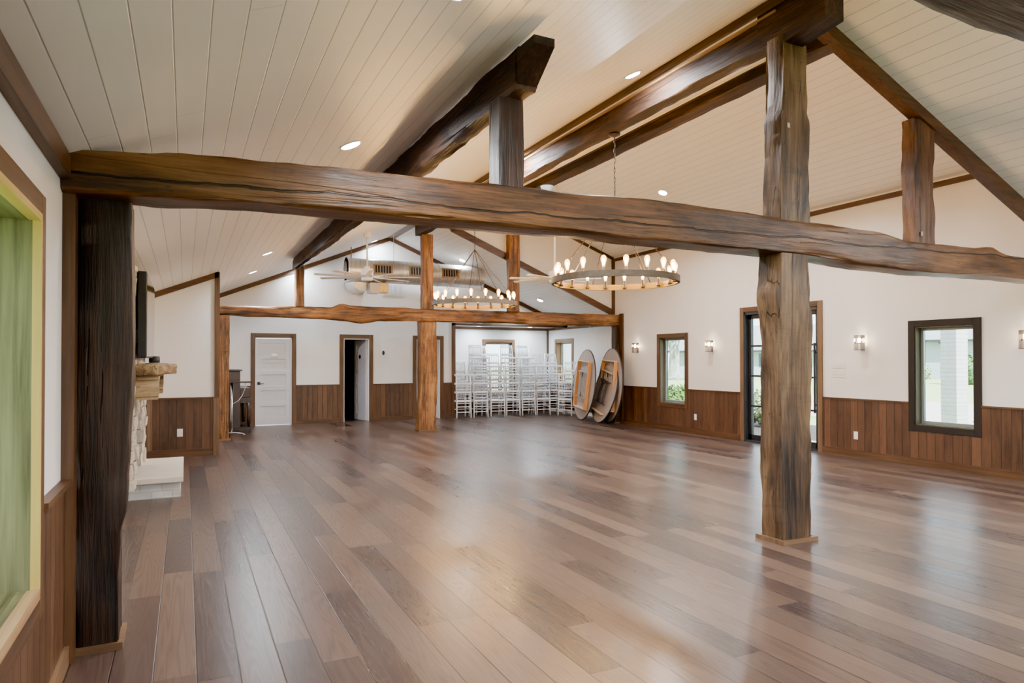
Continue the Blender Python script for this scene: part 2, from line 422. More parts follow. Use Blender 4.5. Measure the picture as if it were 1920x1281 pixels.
def timber_bm(L, w, h, seed, amp=.012, seg=70, n=28, rnd=.35, top=None, bot=None, lft=None, rgt=None, big=.012):
    """hewn log along local +X, section w (local Y) by h (local Z), centred; ctrl lists are offsets by t"""
    bm = nb(); rings = []
    for i in range(seg + 1):
        t = i / seg; x = t * L; ring = []
        ot, ob, ol, orr = interp(top, t), interp(bot, t), interp(lft, t), interp(rgt, t)
        cy = big * noise.noise(V((x * .6, seed * 3.1, 7))); cz = big * noise.noise(V((x * .6, seed * 5.3, 1)))
        for k in range(n):
            a = 2 * PI * k / n; c, s = math.cos(a), math.sin(a)
            e = rnd
            yy = math.copysign(abs(c) ** e, c) * w / 2; zz = math.copysign(abs(s) ** e, s) * h / 2
            d = 1 + amp / (.5 * min(w, h)) * (noise.noise(V((x * 2.2, c * 1.6 + seed * 9, s * 1.6))) + .5 * noise.noise(V((x * 7, c * 3 + seed * 4, s * 3))))
            yy *= d; zz *= d
            if s > .05: zz += ot * min(1, s * 1.6)
            elif s < -.05: zz += ob * min(1, -s * 1.6)
            if c > .05: yy += orr * min(1, c * 1.6)
            elif c < -.05: yy += ol * min(1, -c * 1.6)
            ring.append(bm.verts.new((x, yy + cy, zz + cz)))
        rings.append(ring)
    for a, b in zip(rings, rings[1:]):
        for k in range(n): bm.faces.new((a[k], a[(k + 1) % n], b[(k + 1) % n], b[k]))
    bm.faces.new(rings[0][::-1]); bm.faces.new(rings[-1])
    return bm
def frame_x(p0, p1, up):
    p0, p1 = V(p0), V(p1); x = (p1 - p0).normalized(); z = V(up); z = (z - x * z.dot(x)).normalized(); y = z.cross(x)
    Mx = Matrix((x, y, z)).transposed().to_4x4(); Mx.translation = p0; return Mx, (p1 - p0).length
def timber(name, label, cat, p0, p1, w, h, mat, seed, up=(0, 0, 1), group=None, **k):
    Mx, L = frame_x(p0, p1, up)
    o = obj(name, timber_bm(L, w, h, seed, **k), M[mat], M0=Mx, smooth=True)
    md = o.modifiers.new('es', 'EDGE_SPLIT'); md.split_angle = math.radians(50)
    return tag(o, label, cat, group)

def wall_boxes(bm, ax, c0, c1, u0, u1, z0, z1, holes):
    """wall perpendicular to axis ax (0: x, 1: y) between c0..c1, with rectangular holes (ua,ub,za,zb)"""
    us = sorted({u0, u1, *[h[0] for h in holes], *[h[1] for h in holes]})
    for a, b in zip(us, us[1:]):
        if b <= u0 or a >= u1: continue
        zs = [(z0, z1)]
        for h in holes:
            if h[0] <= a + 1e-6 and h[1] >= b - 1e-6:
                nz = []
                for q0, q1 in zs:
                    if h[2] > q0: nz.append((q0, min(q1, h[2])))
                    if h[3] < q1: nz.append((max(q0, h[3]), q1))
                zs = nz
        for q0, q1 in zs:
            if q1 - q0 < 1e-4: continue
            if ax == 0: bm_box(bm, c0, c1, a, b, q0, q1)
            else: bm_box(bm, a, b, c0, c1, q0, q1)

# ------------------------------------------------------------------ dimensions
XL, XR, XB = -.55, 9.30, 9.75      # left wall, right wall, bump-out right wall
YF = -4.0                           # wall behind the photographer
YS, YB, YA = 11.55, 16.30, 17.40    # stub wall, door wall, back of the alcove
YD0, YD1 = 4.04, 13.36              # raised roof between these
RX, RZ, SL = 4.6, 4.6, .408         # ridge
DZ, DS = 3.98, .37                  # raised roof at the right wall and its slope
XS = .47
zl = lambda x: RZ - SL * (RX - x)
zr = lambda x: RZ - SL * (x - RX)
zd = lambda x: DZ + DS * (XR - x)

# ------------------------------------------------------------------ shell
struct('floor', box(XL - .3, XB + .3, YF - .2, YA + .2, -.12, 0), M['floor'])
WL = (1.15, 3.235, .545, 2.09)
WL2 = (-2.9, .3, .545, 2.09)  # unseen opening, added to let daylight onto the near ceiling
WF = ((.8, 3.6, .3, 2.3), (5.0, 8.2, .3, 2.3))  # unseen front openings, added for daylight from behind the camera
bm = nb(); wall_boxes(bm, 0, XL - .30, XL, YF, YS + .12, 0, 2.6, [WL, WL2]); struct('wall_left', bm, M['plaster'])
bm = nb(); bm_prism(bm, [(XL, 0), (XS, 0), (XS, zl(XS)), (XL, zl(XL))], 1, YS, YS + .12); struct('wall_stub', bm, M['plaster'])
struct('wall_left_back', box(XS - .12, XS, YS + .12, YB + .12, 0, zl(XS) + .05), M['plaster'])
D1, D2, D3 = (1.44, 2.24), (3.45, 4.07), (5.29, 5.92)
DH = 2.03
bm = nb()
wall_boxes(bm, 1, YB, YB + .12, XS, 6.33, 0, 2.47, [(D1[0], D1[1], 0, DH), (D2[0], D2[1], 0, DH), (D3[0], D3[1], 0, DH)])
bm_prism(bm, [(XS, 2.47), (XB, 2.47), (XB, zr(XB) + .02), (RX, RZ), (XS, zl(XS))], 1, YB, YB + .12)
struct('wall_back', bm, M['plaster'])
bm = nb(); bm_box(bm, 6.21, 6.33, YB + .12, YA, 0, 2.47); struct('wall_alcove_left', bm, M['plaster'])
AW = (7.69, 8.54, .58, 2.01)
bm = nb(); wall_boxes(bm, 1, YA, YA + .15, 6.21, XB + .15, 0, 2.47, [AW]); struct('wall_alcove_back', bm, M['plaster'])
ARW = (16.02, 16.86, .58, 2.02)
bm = nb(); wall_boxes(bm, 0, XB, XB + .20, YD1, YA + .15, 0, 2.60, [ARW]); struct('wall_alcove_right', bm, M['plaster'])
struct('wall_return', box(XR, XB, YD1 + .0, YD1 + .12, 0, 2.72), M['plaster'])
struct('ceiling_alcove', box(6.21, XB, YB + .12, YA, 2.45, 2.55), M['white'])
W1, W2, WD = (10.78, 11.59, .58, 1.975), (5.155, 5.945, .58, 1.965), (7.55, 9.16, 0, 2.38)
bm = nb()
wall_boxes(bm, 0, XR, XR + .20, YF, YD0, 0, zr(XR) + .05, [])
wall_boxes(bm, 0, XR, XR + .20, YD0, YD1, 0, DZ + .05, [W1, W2, WD])
struct('wall_right', bm, M['plaster'])
bm = nb(); bm_prism(bm, [(5.1, zr(5.1)), (XR, zr(XR)), (XR, DZ), (5.1, zd(5.1))], 1, YD1, YD1 + .10); struct('wall_gable_far', bm, M['plaster'])
bm = nb(); bm_prism(bm, [(5.1, zr(5.1)), (XR, zr(XR)), (XR, DZ), (5.1, zd(5.1))], 1, YD0 - .02, YD0 + .06); struct('wall_gable_near', bm, M['plaster'])
struct('wall_roof_step', box(5.2, 5.26, YD0, YD1, zr(5.1), zd(5.1)), M['plaster'])
bm = nb(); bm_prism(bm, [(XL, 2.4), (XR, 2.4), (XR, zr(XR)), (RX, RZ), (XL, zl(XL))], 1, YF - .15, YF); wall_boxes(bm, 1, YF - .15, YF, XL, XR, 0, 2.4, WF); struct('wall_front', bm, M['plaster'])
def slab(name, x0, z0, x1, z1, y0, y1):
    bm = nb(); bm_prism(bm, [(x0, z0), (x1, z1), (x1, z1 + .12), (x0, z0 + .12)], 1, y0, y1); return struct(name, bm, M['ceil'])
slab('ceiling_left', XL, zl(XL), RX, RZ, YF, YB)
slab('ceiling_right_near', RX, RZ, XR, zr(XR), YF, YD0)
slab('ceiling_right_far', RX, RZ, XB + .15, zr(XB + .15), YD1 + .05, YB)
slab('ceiling_ridge_strip', RX, RZ, 5.22, zr(5.22), YD0, YD1 + .05)
slab('ceiling_raised', 5.1, zd(5.1), XR + .1, zd(XR + .1), YD0, YD1)

# rooms behind the two open doors, their shade put into the wall colour
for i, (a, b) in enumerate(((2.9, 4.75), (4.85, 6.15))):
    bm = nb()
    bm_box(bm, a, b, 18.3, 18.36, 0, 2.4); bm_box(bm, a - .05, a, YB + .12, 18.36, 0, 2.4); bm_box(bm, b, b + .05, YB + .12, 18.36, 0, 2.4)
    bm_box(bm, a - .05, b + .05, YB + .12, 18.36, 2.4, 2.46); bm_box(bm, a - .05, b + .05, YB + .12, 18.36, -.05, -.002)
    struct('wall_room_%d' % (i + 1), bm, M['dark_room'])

# ------------------------------------------------------------------ wainscot, baseboards, trims
ZW = .88
def wains(name, bm_in, ax): struct(name, bm_in, M['wain_' + ax])
bm = nb(); wall_boxes(bm, 0, XL, XL + .02, YF, 3.96, .09, ZW, [(WL[0] - .085, WL[1] + .085, WL[2] - .085, 3)]); wains('wall_left_wainscot', bm, 'y')
bm = nb(); wall_boxes(bm, 0, XR - .02, XR, 4.6 - 3.0, YD1, .11, ZW, [(W1[0] - .09, W1[1] + .09, .49, 2.06), (W2[0] - .09, W2[1] + .09, .485, 2.06), (WD[0] - .08, WD[1] + .08, 0, 2.47)])
wains('wall_right_wainscot', bm, 'y')
bm = nb(); wall_boxes(bm, 1, YB - .02, YB, XS, 6.25, .10, ZW + .02, [(D[0] - .10, D[1] + .10, 0, 2.1) for D in (D1, D2, D3)])
wains('wall_back_wainscot', bm, 'x')
wains('wall_stub_wainscot', box(XL, XS, YS - .02, YS, .12, .90), 'x')
wains('wall_alcove_wainscot', box(6.33, XB, YA - .02, YA, .10, .56), 'x')
wains('wall_alcove_right_wainscot', box(XB - .02, XB, YD1 + .12, YA, .10, ZW), 'y')
tn = [0]
def trim(bm, mat):
    tn[0] += 1; return struct('trim_%d' % tn[0], bm, M[mat])
# caps
bm = nb(); bm_box(bm, XL, XL + .045, YF, WL[0] - .085, ZW, ZW + .03); bm_box(bm, XL, XL + .045, WL[1] + .085, 3.96, ZW, ZW + .03); trim(bm, 'trim_y')
bm = nb()
for a, b in ((1.6, W2[0] - .09), (W2[1] + .09, WD[0] - .085), (WD[1] + .085, W1[0] - .09), (W1[1] + .09, YD1)): bm_box(bm, XR - .035, XR, a, b, ZW, ZW + .022)
trim(bm, 'trim_y')
bm = nb()
for a, b in ((XS, D1[0] - .1), (D1[1] + .1, D2[0] - .1), (D2[1] + .1, D3[0] - .1), (D3[1] + .1, 6.25)): bm_box(bm, a, b, YB - .035, YB, ZW + .02, ZW + .04)
trim(bm, 'trim_x')
trim(box(XL, XS + .015, YS - .04, YS, .90, .925), 'trim_x')
# baseboards
struct('baseboard_left', box(XL, XL + .04, YF, 3.98, 0, .09), M['trimpale_y'])
bm = nb()
for a, b in ((1.6, WD[0] - .085), (WD[1] + .085, YD1)): bm_box(bm, XR - .035, XR, a, b, 0, .11)
struct('baseboard_right', bm, M['trim_y'])
bm = nb()
for a, b in ((XS, D1[0] - .1), (D1[1] + .1, D2[0] - .1), (D2[1] + .1, D3[0] - .1), (D3[1] + .1, 6.25)): bm_box(bm, a, b, YB - .035, YB, 0, .10)
struct('baseboard_back', bm, M['trim_x'])
struct('baseboard_stub', box(XL, XS, YS - .035, YS, 0, .12), M['trim_x'])
struct('baseboard_alcove', box(6.33, XB, YA - .03, YA, 0, .10), M['trim_x'])
# corner boards
trim(box(XL, XL + .055, 3.93, 4.03, .0, 2.40), 'trim_z')          # left wall against the big post
trim(box(XS - .07, XS + .02, YS - .045, YS, 0, .90), 'trimpale_z')
trim(box(XS - .055, XS + .02, YS - .03, YS, .925, zl(XS) - .01), 'trim_z')
trim(box(XL + .03, XL + .10, YS - .03, YS, 0, .90), 'trimpale_z')
trim(box(XR - .05, XR, YD1 - .075, YD1, 2.42, DZ - .05), 'trim_z')
trim(box(XR - .045, XR, 12.93, 13.06, 0, 2.60), 'trim_z')
trim(box(6.25, 6.345, YB - .04, YB + .13, 0, 2.47), 'trim_z')
trim(box(6.25, XB, YB - .04, YB + .02, 2.415, 2.475), 'trim_x')
trim(box(6.33, XB, YA - .03, YA, 2.375, 2.45), 'trim_x')
trim(box(XB - .03, XB, YD1 + .12, YA, 2.375, 2.45), 'trim_y')
trim(box(XB - .045, XB, YA - .05, YA, .1, 2.38), 'trim_z')
# top-of-wall trims
trim(box(XL, XL + .045, YF, 4.03, 2.385, 2.50), 'trim_y')
trim(box(XR - .045, XR, YD0 + .02, YD1, 3.875, 3.945), 'trim_y')
def slope_trim(x0, z0, x1, z1, y0, y1, h, mat='trim_x'):
    bm = nb(); bm_prism(bm, [(x0, z0 - h), (x1, z1 - h), (x1, z1), (x0, z0)], 1, y0, y1); return trim(bm, mat)
slope_trim(XL, zl(XL), XS, zl(XS), YS - .03, YS, .09)
slope_trim(XS, zl(XS), RX, RZ, YB - .04, YB, .10)
slope_trim(RX, RZ, XB, zr(XB), YB - .04, YB, .10)
slope_trim(5.1, zr(5.1) + .02, XR, zr(XR) + .02, YD1 - .05, YD1 + .01, .15)
slope_trim(7.0, zd(7.0), XR, zd(XR), YD1 - .03, YD1, .07)
slope_trim(4.70, zr(4.70) + .0, XR, zr(XR) + .0, YD0 - .115, YD0 - .0, .115)
bm = nb(); bm_prism(bm, [(RX - .11, zl(RX - .11)), (RX, RZ), (RX + .11, zr(RX + .11)), (RX, RZ - .05)], 1, YD1, YB); trim(bm, 'trim_y')
bm = nb(); bm_prism(bm, [(4.33, zl(4.33)), (4.33, zl(4.33) - .07), (4.42, zl(4.42) - .07), (4.42, zl(4.42))], 1, 3.6, YD1); trim(bm, 'trim_y')

# ------------------------------------------------------------------ windows
def window(n, ax, c, sgn, hole, cas, depth, mats, wy=None, liner=.03, sash=.04, sash_at=.07):
    """ax: wall normal axis; c: wall face; sgn: +1 wall body extends to +axis; hole=(u0,u1,z0,z1)"""
    u0, u1, z0, z1 = hole
    def bx(bm, a, b, ua, ub, za, zb):
        a, b = c + sgn * a, c + sgn * b
        if a > b: a, b = b, a
        if ax == 0: bm_box(bm, a, b, ua, ub, za, zb)
        else: bm_box(bm, ua, ub, a, b, za, zb)
    h = 'y' if ax == 0 else 'x'
    root = bpy.data.objects.new('window_%d' % n, None); COL.objects.link(root)
    loc = (c, (u0 + u1) / 2, z0) if ax == 0 else ((u0 + u1) / 2, c, z0)
    root.matrix_basis = Matrix.Translation(loc); MW[root.name] = Matrix.Translation(loc); root['kind'] = 'structure'
    P = dict(parent=root)
    cm, lm = mats
    fz = .028
    for nm, (a, b, q0, q1), mm in (('casing', (u0 - cas, u0, z0 - cas, z1 + cas), cm + '_z'), ('casing', (u1, u1 + cas, z0 - cas, z1 + cas), cm + '_z'), ('casing', (u0, u1, z1, z1 + cas), cm + '_' + h), ('casing', (u0, u1, z0 - cas, z0), cm + '_' + h)):
        bm = nb(); bx(bm, -fz, 0, a, b, q0, q1); obj(nm, bm, M[mm], bevel=.003, **P)
    bm = nb()
    bx(bm, -.01, depth, u0, u0 + liner * .5, z0, z1); bx(bm, -.01, depth, u1 - liner * .5, u1, z0, z1)
    bx(bm, -.01, depth, u0, u1, z1 - liner * .5, z1); bx(bm, -.01, depth, u0, u1, z0, z0 + liner * .5)
    obj('liner', bm, M[lm], **P)
    q = liner * .5; s = sash
    bm = nb()
    a, b = sash_at, sash_at + .04
    bx(bm, a, b, u0 + q, u0 + q + s, z0 + q, z1 - q); bx(bm, a, b, u1 - q - s, u1 - q, z0 + q, z1 - q)
    bx(bm, a, b, u0 + q + s, u1 - q - s, z1 - q - s, z1 - q); bx(bm, a, b, u0 + q + s, u1 - q - s, z0 + q, z0 + q + s)
    obj('sash', bm, M['sash'], bevel=.006, **P)
    bm = nb(); bx(bm, a + .015, a + .021, u0 + q + s, u1 - q - s, z0 + q + s, z1 - q - s); obj('pane', bm, M['glass'], **P)
    return root
window(1, 0, XR, 1, W1, .09, .20, ('trim', 'liner_z'), sash_at=.11)
window(2, 0, XR, 1, W2, .09, .20, ('trimdark', 'liner_z'), sash_at=.10)
window(3, 1, YA, 1, AW, .09, .15, ('trimpale', 'trimpale_z'), sash_at=.06)
window(4, 0, XB, 1, ARW, .09, .20, ('trimpale', 'trimlight_z'), sash_at=.12)
window(6, 0, XL, -1, WL2, .085, .3, ('trim', 'weather_z'), sash_at=.2)  # out of view, added as a daylight source
for q, h in enumerate(WF): window(7 + q, 1, YF, -1, h, .085, .15, ('trim', 'weather_z'))  # added out of view too, to bring in daylight
# big window on the left wall: deep weathered boxing
root = bpy.data.objects.new('window_5', None); COL.objects.link(root); root['kind'] = 'structure'
MW[root.name] = Matrix.Translation((XL, 2.2, .5)); root.matrix_basis = MW[root.name]
u0, u1, z0, z1 = WL
xf = XL + .02
for a, b, q0, q1, mm in ((u1, u1 + .085, z0 - .085, z1 + .085, 'trim_z'), (u0 - .085, u0, z0 - .085, z1 + .085, 'trim_z'), (u0, u1, z1, z1 + .085, 'trim_y'), (u0, u1, z0 - .085, z0, 'trim_y')):
    obj('casing', box(XL, xf + .01, a, b, q0, q1), M[mm], parent=root, bevel=.003)
obj('jamb_edge', box(xf - .018, xf + .012, u1 - .022, u1, z0 + .045, z1 - .03), M['yellow_lit_z'], parent=root)
obj('jamb_edge', box(xf - .018, xf + .012, u0, u0 + .022, z0 + .045, z1 - .03), M['yellow_lit_z'], parent=root)
obj('head_edge', box(xf - .03, xf + .012, u0, u1, z1 - .03, z1), M['yellow_lit_y'], parent=root)
obj('sill_edge', box(xf - .03, xf + .012, u0, u1, z0, z0 + .045), M['trimlight_y'], parent=root)
obj('jamb_board', box(XL - .30, xf - .018, u1 - .022, u1, z0, z1), M['weather_z'], parent=root)
obj('jamb_board', box(XL - .30, xf - .018, u0, u0 + .022, z0, z1), M['weather_z'], parent=root)
obj('head_board', box(XL - .30, xf - .03, u0, u1, z1 - .03, z1), M['weather_y'], parent=root)
obj('sill_board', box(XL - .30, xf - .03, u0, u1, z0, z0 + .045), M['weather_y'], parent=root)
bm = nb()
for a, b, q0, q1 in ((u0 + .05, u0 + .1, z0 + .05, z1 - .03), (u1 - .1, u1 - .05, z0 + .05, z1 - .03), (u0 + .1, u1 - .1, z1 - .08, z1 - .03), (u0 + .1, u1 - .1, z0 + .05, z0 + .1)): bm_box(bm, XL - .28, XL - .23, a, b, q0, q1)
obj('sash', bm, M['sash'], parent=root)
obj('pane', box(XL - .26, XL - .254, u0 + .1, u1 - .1, z0 + .1, z1 - .08), M['glass'], parent=root)

# ------------------------------------------------------------------ doors
def droot(n, loc):
    r = bpy.data.objects.new('door_%d' % n, None); COL.objects.link(r); r['kind'] = 'structure'
    MW[r.name] = Matrix.Translation(loc); r.matrix_basis = MW[r.name]; return r
def casing_back(r, D, top=2.03):
    a, b = D
    obj('casing', box(a - .10, a, YB - .03, YB + .0, 0, top + .10), M['trim_z'], parent=r, bevel=.003)
    obj('casing', box(b, b + .10, YB - .03, YB + .0, 0, top + .10), M['trim_z'], parent=r, bevel=.003)
    obj('casing', box(a, b, YB - .03, YB + .0, top, top + .10), M['trim_x'], parent=r, bevel=.003)
    bm = nb(); bm_box(bm, a, a + .018, YB - .02, YB + .12, 0, top); bm_box(bm, b - .018, b, YB - .02, YB + .12, 0, top); bm_box(bm, a, b, YB - .02, YB + .12, top - .018, top)
    obj('jamb', bm, M['white'], parent=r)
def panel_door(r, w, h, Mx, handle_x, mat):
    """five-panel slab in local x (0..w), y thickness 0..0.04, z"""
    bm = nb()
    st, rl = .11, .10
    rows = 5; ph = (h - rl * (rows + 1) - .06) / rows
    bm_box(bm, 0, st, 0, .04, 0, h); bm_box(bm, w - st, w, 0, .04, 0, h)
    z = 0
    pans = []
    for k in range(rows + 1):
        hh = rl + (.06 if k == 0 else 0); bm_box(bm, st, w - st, 0, .04, z, z + hh); z += hh
        if k < rows: pans.append((z, z + ph)); z += ph
    s = obj('slab', bm, M[mat], parent=r, M0=Mx)
    for a, b in pans:
        bm = nb(); bm_box(bm, st, w - st, .017, .024, a, b); obj('panel', bm, M[mat], parent=s, M0=Mx)
    bm = nb(); bm_box(bm, handle_x - .033, handle_x + .033, -.012, 0, .93, .995); bm_bar(bm, (handle_x, -.03, .955), (handle_x + (.11 if handle_x < w / 2 else -.11), -.03, .955), .012, .012); bm_box(bm, handle_x - .01, handle_x + .01, -.035, 0, .945, .965)
    obj('handle', bm, M['black'], parent=s, M0=Mx)
    return s
r1 = droot(1, (1.84, YB, 0)); casing_back(r1, D1)
s = panel_door(r1, .76, 1.995, Matrix.Translation((D1[0] + .024, YB + .03, .01)), .055, 'doorwhite')
bm = nb(); bm_lathe(bm, [(.075, 0), (.075, .012), (.06, .016)], seg=24)
obj('door_plaque', bm, M['white'], parent=s, M0=Matrix.Translation((1.86, YB + .03, 1.62)) @ Matrix.Rotation(PI / 2, 4, 'X') @ Matrix.Scale(.55, 4, (0, 1, 0)))
r2 = droot(2, (3.76, YB, 0)); casing_back(r2, D2)
Mx = Matrix.Translation((D2[1] - .02, YB + .10, .01)) @ Matrix.Rotation(math.radians(105), 4, 'Z')
s = panel_door(r2, .58, 1.995, Mx, .52, 'doorwhite')
bm = nb(); bm_lathe(bm, [(.05, 0), (.05, .01), (.03, .014)], seg=20)
obj('door_plaque', bm, M['black'], parent=s, M0=Mx @ Matrix.Translation((.29, .04, 1.58)) @ Matrix.Rotation(-PI / 2, 4, 'X'))
for z in (.25, 1.0, 1.78): obj('hinge', box(D2[1] - .024, D2[1] - .012, YB + .085, YB + .105, z, z + .09), M['chrome'], parent=s)
r3 = droot(3, (5.6, YB, 0)); casing_back(r3, D3)
Mx = Matrix.Translation((D3[1] - .02, YB + .10, .01)) @ Matrix.Rotation(math.radians(97), 4, 'Z')
s = panel_door(r3, .58, 1.995, Mx, .52, 'doorwhite')
for z in (.25, 1.0, 1.78): obj('hinge', box(D3[1] - .024, D3[1] - .012, YB + .085, YB + .105, z, z + .09), M['chrome'], parent=s)
# steel and glass entrance door on the right wall
r4 = droot(4, (XR, 8.35, 0)); a, b, _, t = WD
obj('casing', box(XR - .03, XR, a - .085, a, 0, t + .09), M['trimpale_z'], parent=r4, bevel=.003)
obj('casing', box(XR - .03, XR, b, b + .085, 0, t + .09), M['trimpale_z'], parent=r4, bevel=.003)
obj('casing', box(XR - .03, XR, a, b, t, t + .09), M['trim_y'], parent=r4, bevel=.003)
bm = nb(); bm_box(bm, XR - .01, XR + .2, a, a + .03, 0, t); bm_box(bm, XR - .01, XR + .2, b - .03, b, 0, t); bm_box(bm, XR - .01, XR + .2, a, b, t - .05, t); bm_box(bm, XR - .02, XR + .2, a, b, 0, .03)
obj('jamb', bm, M['bluesteel'], parent=r4)
a2, b2 = a + .03, b - .03
x0, x1 = XR + .06, XR + .11
bm = nb(); bm_box(bm, x0, x1, a2, a2 + .075, .03, t - .05); bm_box(bm, x0, x1, b2 - .075, b2, .03, t - .05); bm_box(bm, x0, x1, a2, b2, t - .125, t - .05); bm_box(bm, x0, x1, a2, b2, .03, .13)
sf = obj('door_frame', bm, M['black'], parent=r4)
for z in (.655, 1.205, 1.755): obj('muntin', box(x0 + .005, x1 - .005, a2 + .075, b2 - .075, z - .016, z + .016), M['black'], parent=sf)
zz = [.13, .655, 1.205, 1.755, t - .125]
for q0, q1 in zip(zz, zz[1:]): obj('pane', box(x0 + .02, x0 + .026, a2 + .075, b2 - .075, q0, q1), M['glass'], parent=sf)
bm = nb(); bm_tube(bm, [(XR + .0, a2 + .05, .62), (XR + .0, a2 + .05, 1.78)], .017, 10); bm_tube(bm, [(XR, a2 + .05, .75), (x0, a2 + .05, .75)], .01, 8); bm_tube(bm, [(XR, a2 + .05, 1.62), (x0, a2 + .05, 1.62)], .01, 8)
obj('handle', bm, M['black'], parent=sf)

# ------------------------------------------------------------------ timber frame
def base_mold(o, x0, x1, y0, y1, h=.035, o_=.028, mat='trimpale_x'):
    bm = nb()
    bm_box(bm, x0 - o_, x1 + o_, y0 - o_, y0, 0, h); bm_box(bm, x0 - o_, x1 + o_, y1, y1 + o_, 0, h)
    bm_box(bm, x0 - o_, x0, y0, y1, 0, h); bm_box(bm, x1, x1 + o_, y0, y1, 0, h)
    obj('base_molding', bm, M[mat], parent=o)
def metal_tag(o, x, y, z):
    obj('metal_tag', box(x - .014, x + .014, y - .004, y, z - .02, z + .02), M['chrome'], parent=o)
# front tie beam: face y 3.85, back 4.17
L = XR - XL
def tx(x): return (x - XL) / L
top = [(tx(x), z - 2.62) for x, z in ((-.55, 2.44), (-.3, 2.50), (-.02, 2.595), (.3, 2.60), (.86, 2.62), (1.85, 2.635), (3.15, 2.665), (3.6, 2.67), (4.5, 2.66), (5.4, 2.65), (6.2, 2.59), (7.0, 2.605), (7.3, 2.64), (7.6, 2.56), (7.85, 2.55), (9.3, 2.54))]
bot = [(tx(x), z - 2.36) for x, z in ((-.55, 2.33), (-.2, 2.34), (.3, 2.365), (.86, 2.365), (1.85, 2.37), (3.15, 2.375), (4.5, 2.375), (5.6, 2.335), (6.2, 2.32), (6.7, 2.325), (7.2, 2.345), (7.85, 2.345), (9.3, 2.36))]
fb = timber('tie_beam', 'long dark hewn tie beam crossing the foreground on the thick post', 'beam', (XL, 4.01, 2.49), (XR, 4.01, 2.49), .30, .26, 'beam_front', 1, seg=150, n=36, rnd=.22, amp=.010, top=top, bot=bot, big=.006)
# main post
mp = timber('timber_post', 'thick weathered free-standing post in the foreground, holding the long tie beam', 'post', (4.525, 4.0, 0), (4.525, 4.0, 2.375), .34, .235, 'post_main', 3, up=(0, 1, 0), seg=60, rnd=.20, amp=.012,
            lft=[(0, .0), (.45, -.008), (.72, -.012), (.86, -.045), (.92, -.02), (1, -.0)], rgt=[(0, .0), (.5, -.0), (.78, .035), (.85, .0), (1, -.02)], big=.02)
base_mold(mp, 4.355, 4.70, 3.88, 4.12)
kp = timber('king_post', 'upright post standing on the foreground tie beam right over the thick post', 'post', (4.50, 3.96, 2.64), (4.50, 3.96, 4.17), .30, .19, 'post_main', 6, up=(0, 1, 0), seg=50, rnd=.22, amp=.012,
            lft=[(0, -.02), (.35, -.01), (.55, -.02), (.6, .01), (1, .02)], rgt=[(0, .03), (.3, .03), (.55, .02), (.6, -.01), (1, -.01)], big=.012)
metal_tag(kp, 4.42, 3.865, 3.42)
lp = timber('timber_post', 'nearly black live-edge post against the left wall beside the big window', 'post', (-.385, 4.155, 0), (-.385, 4.155, 2.345), .25, .25, 'post_dark', 9, up=(0, 1, 0), seg=70, rnd=.18, amp=.010,
            rgt=[(0, -.05), (.12, -.052), (.25, -.045), (.31, -.018), (.36, -.012), (.45, .0), (.6, .012), (.75, .008), (1, .0)], big=.003)
base_mold(lp, -.50, -.315, 4.04, 4.28)
sp = timber('strut_post', 'short dark square post on the foreground tie beam under the left purlin', 'post', (1.895, 3.94, 2.625), (1.895, 3.94, 3.2), .175, .175, 'post_dark', 12, up=(0, 1, 0), seg=26, rnd=.14, amp=.006, big=.003)
sr = timber('strut_post', 'short reddish-brown post on the right end of the foreground tie beam', 'post', (6.36, 4.02, 2.59), (6.36, 4.02, 3.80), .31, .14, 'post_warmlit', 15, up=(0, 1, 0), seg=34, rnd=.24, amp=.012, big=.01)
sr.data.materials[0] = M['strut'] = timber_mat('strut_red', (.02, .008, .004), (.085, .033, .013), (.17, .078, .034), .5, 0, 9.0)
metal_tag(sr, 6.28, 3.945, 2.70)
# purlin under the left slope (scarfed near end)
Lp = 13.55 - 3.72
bm = timber_bm(Lp, .15, .27, 21, seg=110, n=28, rnd=.26, amp=.012, big=.025,
               bot=[(0, 0), (.2, .02), (.5, .05), (.8, .09), (1, .125)], top=[(0, 0), (.6, .03), (1, .06)], lft=[(0, 0), (.6, .0), (1, .06)], rgt=[(0, 0), (1, -.03)])
# extra tongue towards the camera (local x negative)
bm_prism(bm, [(-.24, .115), (.02, .125), (.02, -.09), (-.02, -.09), (-.24, .065)], 1, -.07, .07)
Mx, _ = frame_x((1.93, 3.72, 3.33), (1.93, 13.55, 3.33), (0, 0, 1))
o = obj('purlin', bm, M['beam_ridge'], M0=Mx, smooth=True); md = o.modifiers.new('es', 'EDGE_SPLIT'); md.split_angle = math.radians(40)
tag(o, 'dark purlin with a scarfed near end running back under the left ceiling slope', 'beam')
# ridge beam with scarf block, header beam
bm = timber_bm(13.62 - 3.9, .165, .25, 24, seg=110, n=28, rnd=.26, amp=.010, big=.015, bot=[(0, 0), (.3, .015), (.5, -.01), (1, .0)])
bm_prism(bm, [(-.42, .16), (.25, .16), (.25, .0), (.1, -.19), (-.42, -.14)], 1, -.12, .09)
Mx, _ = frame_x((4.47, 3.9, 4.275), (4.47, 13.61, 4.275), (0, 0, 1))
o = obj('ridge_beam', bm, M['beam_ridge'], M0=Mx, smooth=True); md = o.modifiers.new('es', 'EDGE_SPLIT'); md.split_angle = math.radians(40)
tag(o, 'dark ridge beam with a blocky scarfed end under the ceiling peak', 'beam')
obj('upper_fillet', box(4.37, 4.40, 3.95, YD1, 4.385, 4.405), M['trimlight_y'], parent=o)
timber('header_beam', 'second dark beam running beside the ridge at the edge of the raised ceiling', 'beam', (5.175, YD0 - .02, 4.345), (5.175, YD1, 4.345), .21, .12, 'beam_ridge', 27, seg=100, rnd=.2, amp=.008, big=.012)
